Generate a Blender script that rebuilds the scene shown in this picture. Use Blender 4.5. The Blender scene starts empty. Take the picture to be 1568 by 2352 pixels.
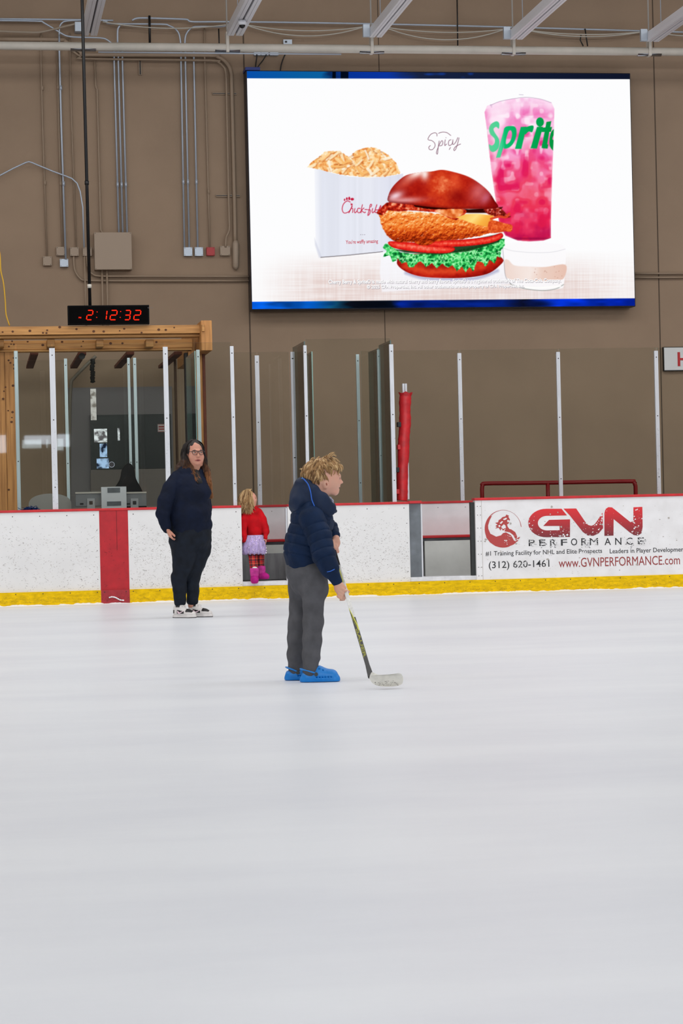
import bpy, bmesh, math, random
import numpy as np
from mathutils import Vector, Matrix, geometry
PI = math.pi
SC = bpy.context.scene
COL = SC.collection
# ---------------------------------------------------------------- camera (8.9 degrees to the right of the wall's normal, rolled 1.3 degrees)
FPX, YAW, PITCH, ROLL, CAMZ = 5300., .1562, .0008, .0227, .95
CAM = Vector((0, 0, CAMZ))
F_ = Vector((math.sin(YAW)*math.cos(PITCH), math.cos(YAW)*math.cos(PITCH), math.sin(PITCH)))
R0 = Vector((math.cos(YAW), -math.sin(YAW), 0)); U0 = R0.cross(F_)
R_ = R0*math.cos(ROLL)-U0*math.sin(ROLL); U_ = U0*math.cos(ROLL)+R0*math.sin(ROLL)
cd = bpy.data.cameras.new('camera'); co = bpy.data.objects.new('camera', cd); COL.objects.link(co)
co.matrix_world = Matrix(((R_.x, U_.x, -F_.x, 0), (R_.y, U_.y, -F_.y, 0), (R_.z, U_.z, -F_.z, CAMZ), (0, 0, 0, 1)))
cd.sensor_fit = 'HORIZONTAL'; cd.sensor_width = 24.; cd.lens = FPX*24/1568; cd.clip_start = .1; cd.clip_end = 300
SC.camera = co
# ---------------------------------------------------------------- exposure, world, hall lighting
SC.view_settings.view_transform = 'Standard'; SC.view_settings.look = 'None'; SC.view_settings.gamma = 1
SC.view_settings.use_curve_mapping = False; SC.view_settings.exposure = 0.0
wd = bpy.data.worlds.new('world'); SC.world = wd; wd.use_nodes = True
wd.node_tree.nodes['Background'].inputs[0].default_value = (.8, .88, 1, 1); wd.node_tree.nodes['Background'].inputs[1].default_value = .3
def area(name, loc, size, rot, power, col=(1, 1, 1)):
    l = bpy.data.lights.new(name, 'AREA'); l.shape = 'RECTANGLE'; l.size, l.size_y = size; l.energy = power; l.color = col
    o = bpy.data.objects.new(name, l); COL.objects.link(o); o.location = loc; o.rotation_euler = rot; return o
for y, pw in ((-12, 850), (1, 950), (13, 1300), (22, 1600)):
    area('ceiling_light_bank', (5, y, 9.3), (44, 4.5), (0, 0, 0), pw, (1, .985, .97))
area('daylight_bank', (3, -23, 8.3), (44, 2.2), (PI/2+.12, 0, 0), 3700, (.95, .975, 1))
# ---------------------------------------------------------------- helpers
def P(px, py, Y):                                      # point of the world plane y = Y seen at a photo pixel
    d = F_+R_*((px-784)/FPX)+U_*((1176-py)/FPX)
    return CAM+d*(Y/d.y)
def PD(px, py, D):                                     # point at axial depth D
    return CAM+(F_+R_*((px-784)/FPX)+U_*((1176-py)/FPX))*D
def lin(c): return tuple((v/255/12.92 if v <= 10 else ((v/255+.055)/1.055)**2.4) for v in c)+(1,)
MATS = {}
def mat(name, c, rough=.6, metal=0, spec=.5, var=0, vs=8, bump=0, bs=60, stretch=None, c2=None, **kw):
    if name in MATS: return MATS[name]
    m = bpy.data.materials.new(name); m.use_nodes = True; nt = m.node_tree; b = nt.nodes['Principled BSDF']; MATS[name] = m
    b.inputs['Base Color'].default_value = lin(c); b.inputs['Roughness'].default_value = rough; b.inputs['Metallic'].default_value = metal
    b.inputs['Specular IOR Level'].default_value = spec
    for k, v in kw.items(): b.inputs[k].default_value = v
    tc = nt.nodes.new('ShaderNodeTexCoord'); mp = nt.nodes.new('ShaderNodeMapping'); nt.links.new(tc.outputs['Object'], mp.inputs[0])
    if stretch: mp.inputs['Scale'].default_value = stretch
    if var:
        n = nt.nodes.new('ShaderNodeTexNoise'); n.inputs['Scale'].default_value = vs; n.inputs['Detail'].default_value = 5
        nt.links.new(mp.outputs[0], n.inputs[0])
        mx = nt.nodes.new('ShaderNodeMix'); mx.data_type = 'RGBA'
        rp = nt.nodes.new('ShaderNodeMapRange'); rp.inputs[1].default_value = .3; rp.inputs[2].default_value = .7
        nt.links.new(n.outputs[0], rp.inputs[0]); nt.links.new(rp.outputs[0], mx.inputs['Factor'])
        mx.inputs['A'].default_value = lin([v*(1-var) for v in c]); mx.inputs['B'].default_value = lin(c2 if c2 else [min(255, v*(1+var)) for v in c])
        nt.links.new(mx.outputs['Result'], b.inputs['Base Color'])
    if bump:
        n = nt.nodes.new('ShaderNodeTexNoise'); n.inputs['Scale'].default_value = bs; n.inputs['Detail'].default_value = 4
        nt.links.new(mp.outputs[0], n.inputs[0]); bp = nt.nodes.new('ShaderNodeBump'); bp.inputs['Strength'].default_value = 1; bp.inputs['Distance'].default_value = bump
        nt.links.new(n.outputs[0], bp.inputs['Height']); nt.links.new(bp.outputs[0], b.inputs['Normal'])
    return m
def emis(name, c, s=1.):
    if name in MATS: return MATS[name]
    m = bpy.data.materials.new(name); m.use_nodes = True; nt = m.node_tree; nt.nodes.remove(nt.nodes['Principled BSDF'])
    e = nt.nodes.new('ShaderNodeEmission'); e.inputs[0].default_value = lin(c); e.inputs[1].default_value = s
    nt.links.new(e.outputs[0], nt.nodes['Material Output'].inputs[0]); MATS[name] = m; return m
def glass_mat(name, tint, gl=1.):
    m = bpy.data.materials.new(name); m.use_nodes = True; nt = m.node_tree; nt.nodes.remove(nt.nodes['Principled BSDF'])
    t = nt.nodes.new('ShaderNodeBsdfTransparent'); t.inputs[0].default_value = tint+(1,)
    g = nt.nodes.new('ShaderNodeBsdfGlossy'); g.inputs['Roughness'].default_value = .015; g.inputs[0].default_value = (gl, gl, gl, 1)
    f = nt.nodes.new('ShaderNodeFresnel'); f.inputs[0].default_value = 1.45; x = nt.nodes.new('ShaderNodeMixShader')
    nt.links.new(f.outputs[0], x.inputs[0]); nt.links.new(t.outputs[0], x.inputs[1]); nt.links.new(g.outputs[0], x.inputs[2])
    nt.links.new(x.outputs[0], nt.nodes['Material Output'].inputs[0]); MATS[name] = m; return m
def obj(name, bm, ms, parent=None, smooth=False, bevel=0, **tags):
    me = bpy.data.meshes.new(name)
    if isinstance(bm, bmesh.types.BMesh): bm.normal_update(); bm.to_mesh(me); bm.free()
    else: me = bm; me.name = name
    for m in (ms if isinstance(ms, (list, tuple)) else [ms]): me.materials.append(m)
    if smooth: me.polygons.foreach_set('use_smooth', [True]*len(me.polygons))
    o = bpy.data.objects.new(name, me); COL.objects.link(o)
    if parent is not None: o.parent = parent; o.matrix_parent_inverse = Matrix.Translation(-Vector(parent.location))
    if bevel:
        b = o.modifiers.new('bevel', 'BEVEL'); b.width = bevel; b.segments = 2; b.limit_method = 'ANGLE'
    for k, v in tags.items():
        if v: o[k] = v
    return o
def thing(name, label, cat, loc, group=None):
    o = bpy.data.objects.new(name, None); COL.objects.link(o); o.location = loc; o.empty_display_size = .1
    o['label'] = label; o['category'] = cat
    if group: o['group'] = group
    return o
def solo(name, bm, ms, label, cat, group=None, **k):   # a thing that is one mesh
    return obj(name, bm, ms, None, label=label, category=cat, group=group, **k)
def struct(name, bm, ms, **k): return obj(name, bm, ms, None, kind='structure', **k)
def BM(): return bmesh.new()
def bx(bm, x0, x1, y0, y1, z0, z1, mi=0):
    v = [bm.verts.new((x, y, z)) for x in (x0, x1) for y in (y0, y1) for z in (z0, z1)]
    for q in ((0, 1, 3, 2), (4, 6, 7, 5), (0, 4, 5, 1), (2, 3, 7, 6), (0, 2, 6, 4), (1, 5, 7, 3)):
        f = bm.faces.new([v[i] for i in q]); f.material_index = mi
    return bm
def tube(bm, pts, r, n=8, caps=True, mi=0, flat=None):
    pts = [Vector(p) for p in pts]; rs = r if hasattr(r, '__len__') else [r]*len(pts); rings = []; prev = None
    for i, p in enumerate(pts):
        t = (pts[min(i+1, len(pts)-1)]-pts[max(i-1, 0)]).normalized()
        if prev is None:
            a = Vector((0, 0, 1)) if abs(t.z) < .9 else Vector((0, 1, 0)); u = t.cross(a).normalized()
        else: u = (prev-t*prev.dot(t)).normalized()
        prev = u; w = t.cross(u); k = flat or 1
        rings.append([bm.verts.new(p+u*(math.cos(2*PI*j/n)*rs[i])+w*(math.sin(2*PI*j/n)*rs[i]*k)) for j in range(n)])
    for a, b in zip(rings, rings[1:]):
        for j in range(n):
            f = bm.faces.new((a[j], a[(j+1) % n], b[(j+1) % n], b[j])); f.smooth = True; f.material_index = mi
    if caps:
        f = bm.faces.new(rings[0][::-1]); f.material_index = mi; f = bm.faces.new(rings[-1]); f.material_index = mi
    return bm
def smoothp(pts, n=5, closed=False):
    p = [Vector(q) for q in pts]; N = len(p); out = []
    for i in range(N if closed else N-1):
        a, b, c, d = (p[i-1], p[i], p[(i+1) % N], p[(i+2) % N]) if closed else (p[max(i-1, 0)], p[i], p[i+1], p[min(i+2, N-1)])
        for k in range(n):
            t = k/n; out.append(.5*((2*b)+(c-a)*t+(2*a-5*b+4*c-d)*t*t+(3*b-a-3*c+d)*t**3))
    if not closed: out.append(p[-1])
    return out
def plate(bm, pts, nrm, th, mi=0):                     # flat polygon extruded along nrm
    pts = [Vector(p) for p in pts]; n = Vector(nrm)*th
    tri = geometry.tessellate_polygon([pts]); f0 = [bm.verts.new(p+n) for p in pts]; b0 = [bm.verts.new(p) for p in pts]
    for t in tri:
        fr_ = (pts[t[1]]-pts[t[0]]).cross(pts[t[2]]-pts[t[0]]).dot(n) > 0
        t = tuple(t) if fr_ else tuple(t)[::-1]
        for vs in ([f0[i] for i in t], [b0[i] for i in reversed(t)]):
            try:
                f = bm.faces.new(vs); f.material_index = mi
            except ValueError: pass
    m = len(pts)
    for i in range(m):
        try:
            f = bm.faces.new((f0[i], f0[(i+1) % m], b0[(i+1) % m], b0[i])); f.material_index = mi
        except ValueError: pass
    return bm
def text(name, s, x0, x1, zb, zt, y, m, parent, th=.003, tilt=0, bold=0, shear=0, **tags):
    """lettering facing -Y whose box spans x0..x1 and zb..zt (tilt = rise to the right)"""
    cu = bpy.data.curves.new(name, 'FONT'); cu.body = s; cu.extrude = th; cu.resolution_u = 3; cu.offset = bold; cu.shear = shear
    t = bpy.data.objects.new(name, cu); COL.objects.link(t); dg = bpy.context.evaluated_depsgraph_get(); dg.update()
    me = bpy.data.meshes.new_from_object(t.evaluated_get(dg)); bpy.data.objects.remove(t)
    co_ = np.empty(len(me.vertices)*3); me.vertices.foreach_get('co', co_); co_ = co_.reshape(-1, 3)
    mn, mx = co_.min(0), co_.max(0); u = (co_[:, 0]-mn[0])/(mx[0]-mn[0]); v = (co_[:, 1]-mn[1])/(mx[1]-mn[1])
    out = np.stack([x0+u*(x1-x0), y-co_[:, 2], zb+v*(zt-zb)+tilt*u*(x1-x0)], -1); me.vertices.foreach_set('co', out.ravel())
    me.materials.clear()
    return obj(name, me, m, parent, **tags)
# ---------------------------------------------------------------- picture shown by the LED wall (computed, one colour per LED cell)
def make_picture():
    W, H, OX, OY = 900, 560, 560, 158
    rg = np.random.default_rng(5)
    yy, xx = np.mgrid[0:H, 0:W].astype(np.float32)
    X = xx+OX+.5; Y = yy+OY+.5
    img = np.empty((H, W, 3), np.float32)
    A4 = lambda p: np.array([(560+x/2.9037, 150+y/2.9037) for x, y in p])
    A5 = lambda p: np.array([(950+x/2.851, 180+y/2.851) for x, y in p])
    def noise(sx, sy=None, seed=0, octv=1):
        sy = sy or sx; out = 0; amp = 1; tot = 0
        for o in range(octv):
            r = np.random.default_rng(seed*17+o)
            g = r.random((int(H/sy)+4, int(W/sx)+4)).astype(np.float32)
            fx = xx/sx; fy = yy/sy; ix = fx.astype(int); iy = fy.astype(int); fx = fx-ix; fy = fy-iy
            fx = fx*fx*(3-2*fx); fy = fy*fy*(3-2*fy)
            v = (g[iy, ix]*(1-fx)+g[iy, ix+1]*fx)*(1-fy)+(g[iy+1, ix]*(1-fx)+g[iy+1, ix+1]*fx)*fy
            out = out+v*amp; tot += amp; amp *= .5; sx /= 2; sy /= 2
        return out/tot
    def spline(p, n=10, closed=True):
        p = np.array(p, float); N = len(p); out = []
        rng_ = range(N) if closed else range(N-1)
        for i in rng_:
            if closed: a, b, c, d = p[i-1], p[i], p[(i+1) % N], p[(i+2) % N]
            else: a, b, c, d = p[max(i-1, 0)], p[i], p[i+1], p[min(i+2, N-1)]
            for t in np.arange(n)/n:
                out.append(.5*((2*b)+(-a+c)*t+(2*a-5*b+4*c-d)*t*t+(-a+3*b-3*c+d)*t**3))
        if not closed: out.append(p[-1])
        return np.array(out)
    def sdf(poly):                                     # signed distance to a polygon, negative inside
        d = np.full((H, W), 1e9, np.float32); s = np.zeros((H, W), bool)
        for i in range(len(poly)):
            ax, ay = poly[i-1]; bx, by = poly[i]
            ex, ey = bx-ax, by-ay; L = ex*ex+ey*ey+1e-9
            t = np.clip(((X-ax)*ex+(Y-ay)*ey)/L, 0, 1)
            d = np.minimum(d, (X-ax-t*ex)**2+(Y-ay-t*ey)**2)
            c = ((ay > Y) != (by > Y)) & (X < ex*(Y-ay)/(ey+1e-9)+ax)
            s ^= c
        d = np.sqrt(d); return np.where(s, -d, d)
    def mask(poly, soft=1.): return np.clip(.5-sdf(poly)/soft, 0, 1)
    def C(*c): return np.array(c, np.float32)/255
    def put(m, col): img[:] = img*(1-m[..., None])+col*m[..., None]
    def grad(v, stops):
        ks = [s[0] for s in stops]; cs = np.array([s[1] for s in stops], np.float32)/255
        return np.stack([np.interp(v, ks, cs[:, i]) for i in range(3)], -1).astype(np.float32)
    def stroke(pts, w, col, a=1., soft=1.):
        pts = np.array(pts); pad = 6
        x0 = int(max(pts[:, 0].min()-OX-pad-w, 0)); x1 = int(min(pts[:, 0].max()-OX+pad+w, W))
        y0 = int(max(pts[:, 1].min()-OY-pad-w, 0)); y1 = int(min(pts[:, 1].max()-OY+pad+w, H))
        if x1 <= x0 or y1 <= y0: return
        xs = X[y0:y1, x0:x1]; ys = Y[y0:y1, x0:x1]; d = np.full(xs.shape, 1e9, np.float32)
        ww = w if np.ndim(w) else np.full(len(pts), w)
        for i in range(1, len(pts)):
            ax, ay = pts[i-1]; ex, ey = pts[i]-pts[i-1]; L = ex*ex+ey*ey+1e-9
            t = np.clip(((xs-ax)*ex+(ys-ay)*ey)/L, 0, 1)
            d = np.minimum(d, np.hypot(xs-ax-t*ex, ys-ay-t*ey)-w/2)
        m = np.clip(.5-d/soft, 0, 1)[..., None]*a
        img[y0:y1, x0:x1] = img[y0:y1, x0:x1]*(1-m)+np.asarray(col, np.float32)*m
    n8 = noise(8, seed=1, octv=2); n20 = noise(22, seed=2, octv=3); n4 = noise(4, seed=3, octv=2)
    # white backdrop over a pale table
    img[:] = C(253, 253, 254)
    band = noise(60, 2.2, seed=4)*.6+noise(2.5, 60, seed=5)*.4
    t = np.clip((Y-575)/70, 0, 1)*np.clip((X-585)/150, 0.1, 1)*(.35+.9*band)*np.clip((1500-X)/200, .35, 1)
    put(np.clip(t, 0, 1)*.8, C(224, 200, 194))
    # paper under the sandwich
    put(mask(A4([(915, 1240), (1700, 1240), (2000, 1330), (2010, 1440), (1500, 1480), (920, 1512), (905, 1380)]), 3)*.75, C(248, 249, 255))
    # carton
    box = A4([(470, 685), (600, 722), (700, 742), (830, 750), (960, 742), (1062, 722), (1040, 1235), (920, 1245), (512, 1282), (478, 1190)])
    m = mask(box); put(m, grad(X, [(720, (246, 247, 252)), (740, (226, 229, 240)), (850, (231, 233, 243)), (900, (222, 224, 238))])*(.985+.03*noise(5, 400, seed=6))[..., None])
    put(mask(A4([(470, 1150), (520, 1282), (500, 1282), (474, 1200)]), 3)*.6, C(205, 208, 225))
    stroke(A4([(512, 1281), (700, 1266), (925, 1243)]), 1.4, C(70, 60, 66), .9)
    # potato lattice
    fr = A4([(418, 680), (455, 640), (480, 625), (540, 575), (640, 572), (700, 612), (745, 570), (810, 548), (880, 548), (960, 595), (1015, 650), (1046, 722), (950, 742), (820, 749), (640, 728), (500, 694)])
    sd = sdf(fr); m = np.clip(.5-(sd+2.5*(n4-.5))/1.2, 0, 1); keep = img.copy()
    put(m, grad(n8*.6+n4*.4, [(.2, (214, 110, 45)), (.42, (246, 176, 100)), (.62, (255, 222, 168)), (.85, (255, 246, 222))]))
    for i in range(84):
        cx = rg.uniform(706, 918); cy = rg.uniform(340, 406); a = rg.choice([-.9, -.5, .6, 1.1, 1.35])+rg.normal(0, .15); l = rg.uniform(6, 15)
        q = [(cx-l*math.cos(a), cy-l*math.sin(a)*.7), (cx, cy+rg.normal(0, 1)), (cx+l*math.cos(a), cy+l*math.sin(a)*.7)]
        k = [C(255, 236, 196), C(255, 214, 150), C(250, 190, 112), C(255, 247, 226)][rg.integers(4)]
        stroke([(x+1.4, y+2.2) for x, y in q], 5.0, C(206, 112, 48), .55, 2); stroke(q, rg.uniform(3.5, 7.5), k, .9, 2.2)
    for i in range(26):
        cx = rg.uniform(712, 912); cy = rg.uniform(346, 402)
        stroke([(cx, cy), (cx+rg.uniform(-5, 5), cy+rg.uniform(-3, 3))], rg.uniform(1.5, 3), C(176, 84, 34), .6, 2)
    img[:] = keep*(1-m[..., None])+img*m[..., None]
    # red script on the carton
    R = C(198, 22, 58)
    def script(l, w, col=R, f=A4, n=8, a=1):
        for s in l: stroke(spline(f(s), n, False), w, col, a)
    script([[(708, 912), (688, 905), (664, 925), (655, 960), (668, 985), (700, 975), (722, 940)],
            [(722, 925), (716, 950), (700, 984)], [(704, 975), (716, 955), (726, 958), (724, 982)], [(740, 955), (736, 975), (742, 984), (752, 972)],
            [(775, 955), (760, 955), (756, 975), (768, 984), (780, 974)], [(790, 930), (784, 955), (780, 984)], [(800, 952), (785, 968), (804, 983), (810, 978)],
            [(806, 962), (822, 962)], [(846, 945), (852, 930), (842, 930), (836, 960), (826, 1000), (838, 990), (842, 966), (828, 964)], [(858, 955), (854, 975), (860, 984), (868, 974)],
            [(886, 930), (876, 960), (874, 980), (884, 982)], [(876, 965), (894, 965)], [(888, 985), (900, 960), (912, 935), (908, 962), (912, 975)], [(896, 965), (920, 958)]], 1.7)
    for x, y, a_, b in ((671, 897, 5, 8), (686, 890, 6, 10), (702, 888, 7, 12), (722, 893, 12, 9)):
        e = [(x+a_*math.cos(t), y+b*math.sin(t)) for t in np.arange(10)*.628]; put(mask(A4(e)), R)
    put(mask(A4([(712, 918), (724, 928), (712, 934)])), R)
    for x in (778, 791, 804): stroke(A4([(x, 1130), (x+1, 1130)]), 1.1, C(90, 70, 90))
    # cup of pink soda
    cup = A5([(463, 222), (480, 180), (560, 152), (640, 135), (735, 126), (830, 136), (900, 158), (920, 200), (914, 420), (905, 640), (898, 900), (897, 1045), (850, 1062), (760, 1068), (680, 1062), (600, 1030), (560, 960), (545, 860), (525, 720), (508, 600), (490, 450), (478, 330)])
    sd = sdf(cup); m = np.clip(.5-sd, 0, 1)
    v = (Y-225)/320
    col = grad(v+.22*(n20-.5)+.05*(n8-.5), [(0, (250, 205, 236)), (.12, (244, 150, 205)), (.3, (240, 110, 178)), (.45, (240, 78, 140)), (.58, (238, 72, 118)), (.72, (236, 60, 92)), (.86, (234, 40, 86)), (1, (196, 18, 78))])
    put(m, col)
    ice = noise(19, 17, seed=9); ice2 = noise(11, 12, seed=12)
    vv = np.clip((1.0-v)*1.25, 0, 1)
    put(m*np.clip((ice-.5)*5, 0, 1)*vv*.75, C(255, 212, 240)); put(m*np.clip((ice2-.62)*5, 0, 1)*vv*.8, C(255, 240, 250))
    put(m*np.clip((.36-ice)*6, 0, 1)*.75*np.clip(v*3, .2, 1), grad(v, [(0, (236, 60, 160)), (.5, (222, 10, 90)), (1, (225, 30, 70))]))
    cx = np.exp(-((X-1216+.0*Y)/17)**2)*np.clip((v-.25)*2.5, 0, 1)*np.clip(1.1-v, 0, 1)
    put(m*cx*.75*(.5+n8*.8), C(235, 52, 72))
    lf = mask(A5([(480, 200), (600, 170), (640, 190), (580, 330), (555, 520), (530, 620), (500, 480)]), 22); put(m*lf*.72, C(255, 244, 252))
    put(m*np.clip(1-np.abs(Y-(240+.0*X))/14, 0, 1)*.5, C(255, 238, 250))
    put(m*np.clip((sd+4)/4, 0, 1)*.35*np.clip(v*2, 0, 1), C(255, 225, 240)); put(m*np.clip(1-np.abs(Y-548)/4, 0, 1)*.6, C(130, 8, 60))
    stroke(spline(A5([(500, 178), (560, 152), (640, 135), (735, 124), (830, 136), (900, 160)]), 6, False), .9, C(120, 90, 130), .6)
    for a_, b in (((500, 172), (512, 176)), ((505, 184), (512, 188)), ((690, 106), (716, 108))): stroke(A5([a_, b]), 1, C(130, 110, 150), .6)
    # green lettering that wraps the cup
    G = grad(X, [(1120, (98, 208, 152)), (1150, (70, 212, 150)), (1160, (10, 190, 110)), (1272, (0, 148, 62))])
    def green(m_): put(m_*m, G)
    s_ = A5([(552, 285), (535, 282), (505, 300), (492, 330), (500, 365), (528, 395), (528, 425), (510, 440), (492, 432), (498, 470), (520, 482), (548, 465), (560, 430), (556, 395), (530, 355), (522, 330), (540, 318), (556, 330), (560, 300)])
    green(mask(spline(s_, 4)))
    pm = np.maximum(mask(A5([(592, 330), (628, 318), (566, 518), (538, 520)])), 0)
    bowl = np.maximum(mask(spline(A5([(590, 330), (640, 312), (668, 325), (672, 370), (655, 420), (625, 452), (592, 460), (588, 440)]), 5))-mask(spline(A5([(622, 345), (638, 345), (642, 375), (628, 415), (604, 430), (606, 390)]), 5)), 0)
    green(np.maximum(pm, bowl))
    green(mask(A5([(700, 318), (738, 316), (704, 462), (662, 462)]))); green(mask(spline(A5([(725, 330), (755, 312), (784, 312), (775, 352), (752, 348), (728, 368)]), 4)))
    green(mask(A5([(806, 318), (846, 316), (806, 460), (764, 458)]))); green(mask(np.array([(950+(826+26*math.cos(t))/2.851, 180+(286+31*math.sin(t))/2.851) for t in np.arange(16)*.3927])))
    green(mask(A5([(868, 285), (900, 280), (868, 460), (836, 455)]))); green(mask(A5([(842, 322), (905, 318), (898, 350), (836, 352)]))); green(mask(A5([(838, 430), (880, 432), (876, 460), (842, 458)])))
    green(np.maximum(mask(spline(A5([(925, 340), (900, 350), (888, 400), (893, 450), (925, 470)]), 5))-mask(spline(A5([(930, 365), (914, 375), (908, 400), (930, 402)]), 4)), 0))
    # glass dip cup
    body = spline(A5([(578, 1100), (640, 1078), (760, 1068), (900, 1078), (990, 1110), (990, 1250), (982, 1350), (960, 1376), (840, 1390), (700, 1376), (625, 1340), (600, 1300), (588, 1200)]), 5)
    m = mask(body); put(m*.92, C(252, 250, 252))
    dip = spline(A5([(594, 1195), (620, 1190), (660, 1225), (760, 1232), (860, 1235), (992, 1220), (986, 1300), (940, 1322), (760, 1328), (640, 1318), (600, 1290)]), 5)
    md = mask(dip, 2); put(md, grad(X+18*(n20-.5), [(1155, (238, 214, 204)), (1215, (246, 232, 226)), (1250, (236, 206, 192)), (1298, (232, 194, 178))]))
    for i in range(14): x, y = rg.uniform(1225, 1292), rg.uniform(612, 640); stroke([(x, y), (x+.6, y)], 1.0, C(150, 90, 70), .7)
    stroke(spline(A5([(582, 1110), (640, 1128), (760, 1140), (900, 1138), (990, 1118)]), 6, False), 1, C(190, 190, 200), .6)
    stroke(spline(A5([(580, 1095), (590, 1200), (602, 1300), (640, 1350)]), 6, False), 1.6, C(110, 110, 118), .45)
    stroke(spline(A5([(630, 1345), (720, 1376), (840, 1389), (930, 1378), (980, 1350)]), 6, False), 2, C(110, 118, 110), .55); stroke(spline(A5([(680, 1362), (800, 1372), (960, 1362)]), 6, False), 3.4, C(255, 255, 252), .9)
    # sandwich: heel
    heel = spline(A4([(1020, 1310), (1060, 1365), (1160, 1405), (1300, 1418), (1480, 1416), (1620, 1392), (1700, 1340), (1725, 1290), (1600, 1250), (1100, 1260)]), 5)
    stroke(spline(A4([(1080, 1385), (1200, 1420), (1400, 1428), (1560, 1418), (1690, 1370)]), 6, False), 5, C(90, 95, 160), .5, 8)
    sd = sdf(heel); put(np.clip(.5-sd, 0, 1), grad(np.clip(-sd, 0, 30)/30*.7+.3*n8+.15*np.sin(X/37), [(0, (128, 10, 8)), (.3, (182, 26, 16)), (.6, (218, 60, 30)), (1, (150, 20, 14))]))
    stroke(spline(A4([(1060, 1345), (1200, 1372), (1400, 1375), (1600, 1350)]), 6, False), 7, C(226, 84, 44), .45, 9)
    # lettuce
    top = A4([(945, 1185), (985, 1200), (1040, 1245), (1150, 1260), (1300, 1250), (1420, 1235), (1560, 1205), (1640, 1180), (1690, 1170), (1708, 1150), (1738, 1160)])
    bot = A4([(1738, 1200), (1715, 1230), (1708, 1280), (1690, 1275), (1672, 1320), (1640, 1300), (1610, 1340), (1585, 1310), (1555, 1310), (1530, 1375), (1505, 1345), (1480, 1378), (1455, 1345), (1420, 1370), (1390, 1330), (1360, 1350), (1320, 1325), (1285, 1352), (1250, 1320), (1215, 1345), (1180, 1310), (1155, 1318), (1128, 1352), (1098, 1345), (1085, 1310), (1050, 1325), (1030, 1290), (990, 1312), (975, 1270), (930, 1275), (950, 1240), (928, 1215)])
    let = np.concatenate([top, bot]); sd = sdf(let); mL = np.clip(.5-(sd+3.5*(n4-.5))/1.2, 0, 1)
    ridge = np.abs(n8-.5)*4+np.abs(n4-.5)*1.2
    put(mL, grad(ridge, [(0, (200, 255, 205)), (.25, (128, 236, 148)), (.6, (62, 205, 100)), (1.1, (18, 140, 58)), (1.6, (4, 84, 34))]))
    for i in range(46):
        x = rg.uniform(885, 1150); yb = 598-8*math.sin((x-880)/270*3.14)+rg.uniform(-18, 12)
        q = spline([(x+rg.normal(0, 4), yb+rg.normal(0, 3)) for _ in range(1)]+[(x+4, yb-3), (x+8, yb+2+rg.normal(0, 2)), (x+12, yb-4)], 4, False)
        kk = img.copy(); stroke(q, 1.3, C(206, 255, 206) if i % 3 else C(10, 110, 44), .8); img[:] = kk*(1-mL[..., None])+img*mL[..., None]
    # dark gap and tomato
    put(mask(A4([(1000, 1230), (1200, 1230), (1720, 1120), (1700, 1180), (1500, 1240), (1300, 1262), (1080, 1250)]), 3)*.9, C(16, 50, 20))
    for P_, cc in (([(968, 1175), (1100, 1180), (1250, 1195), (1400, 1215), (1370, 1250), (1230, 1252), (1080, 1235), (985, 1212)], 0), ([(1180, 1185), (1300, 1168), (1480, 1160), (1640, 1140), (1715, 1118), (1722, 1150), (1640, 1186), (1480, 1206), (1300, 1212), (1200, 1200)], 1)):
        q = spline(A4(P_), 5); sd = sdf(q); put(np.clip(.5-sd, 0, 1), grad(np.clip(-sd, 0, 8)/8*.6+n4*.4, [(0, (150, 6, 10)), (.4, (226, 30, 26)), (.7, (242, 74, 54)), (1, (255, 150, 130))]))
    # chicken
    ch = spline(A4([(905, 985), (960, 965), (1100, 975), (1250, 985), (1400, 1010), (1520, 1030), (1640, 1040), (1760, 1070), (1788, 1085), (1770, 1110), (1700, 1105), (1560, 1140), (1400, 1165), (1300, 1170), (1240, 1195), (1190, 1200), (1120, 1180), (1060, 1180), (1000, 1170), (950, 1130), (915, 1060)]), 5)
    sd = sdf(ch); n6 = noise(6, seed=21, octv=3); n3 = noise(3, seed=22, octv=1)
    hgt = n20*.5+n6*.6; gy, gx = np.gradient(hgt); sh = np.clip(.62-(gy*3.2+gx*1.5)-np.clip((Y-515)/75, 0, .45)+.1*(n3-.5)+np.clip((500-Y)/60, 0, .2), 0, 1)
    mC = np.clip(.5-(sd+4*(n6-.5))/1.2, 0, 1)
    put(mC, grad(sh, [(.0, (110, 24, 4)), (.25, (190, 58, 14)), (.5, (236, 112, 34)), (.72, (250, 160, 78)), (.95, (255, 222, 176))]))
    for i in range(70):
        x, y = rg.uniform(878, 1150), rg.uniform(492, 548); kk = img.copy(); stroke([(x, y), (x+rg.uniform(0, 2), y)], rg.uniform(.8, 1.8), C(255, 232, 196) if i % 3 else C(110, 22, 6), .7); img[:] = kk*(1-mC[..., None])+img*mC[..., None]
    # shade under bun, bacon, cheese
    put(mask(A4([(985, 905), (1200, 930), (1500, 960), (1725, 945), (1700, 985), (1500, 985), (1250, 975), (1000, 960)]), 3), C(44, 4, 2))
    bac = spline(A4([(885, 985), (925, 940), (960, 915), (1040, 918), (1120, 930), (1150, 945), (1250, 960), (1330, 958), (1460, 958), (1480, 985), (1420, 1030), (1370, 1020), (1300, 985), (1220, 975), (1110, 968), (1030, 975), (960, 968), (930, 998)]), 5)
    sd = sdf(bac); put(np.clip(.5-(sd+2*(n4-.5)), 0, 1), grad(n8*.6+n4*.5, [(.2, (90, 8, 6)), (.42, (165, 24, 14)), (.6, (214, 60, 30)), (.8, (250, 170, 130))]))
    put(mask(spline(A4([(1280, 970), (1380, 960), (1450, 962), (1460, 985), (1410, 1022), (1340, 1000)]), 5), 2), grad(n8, [(.2, (214, 90, 30)), (.6, (246, 150, 84)), (.9, (255, 210, 170))]))
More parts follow.
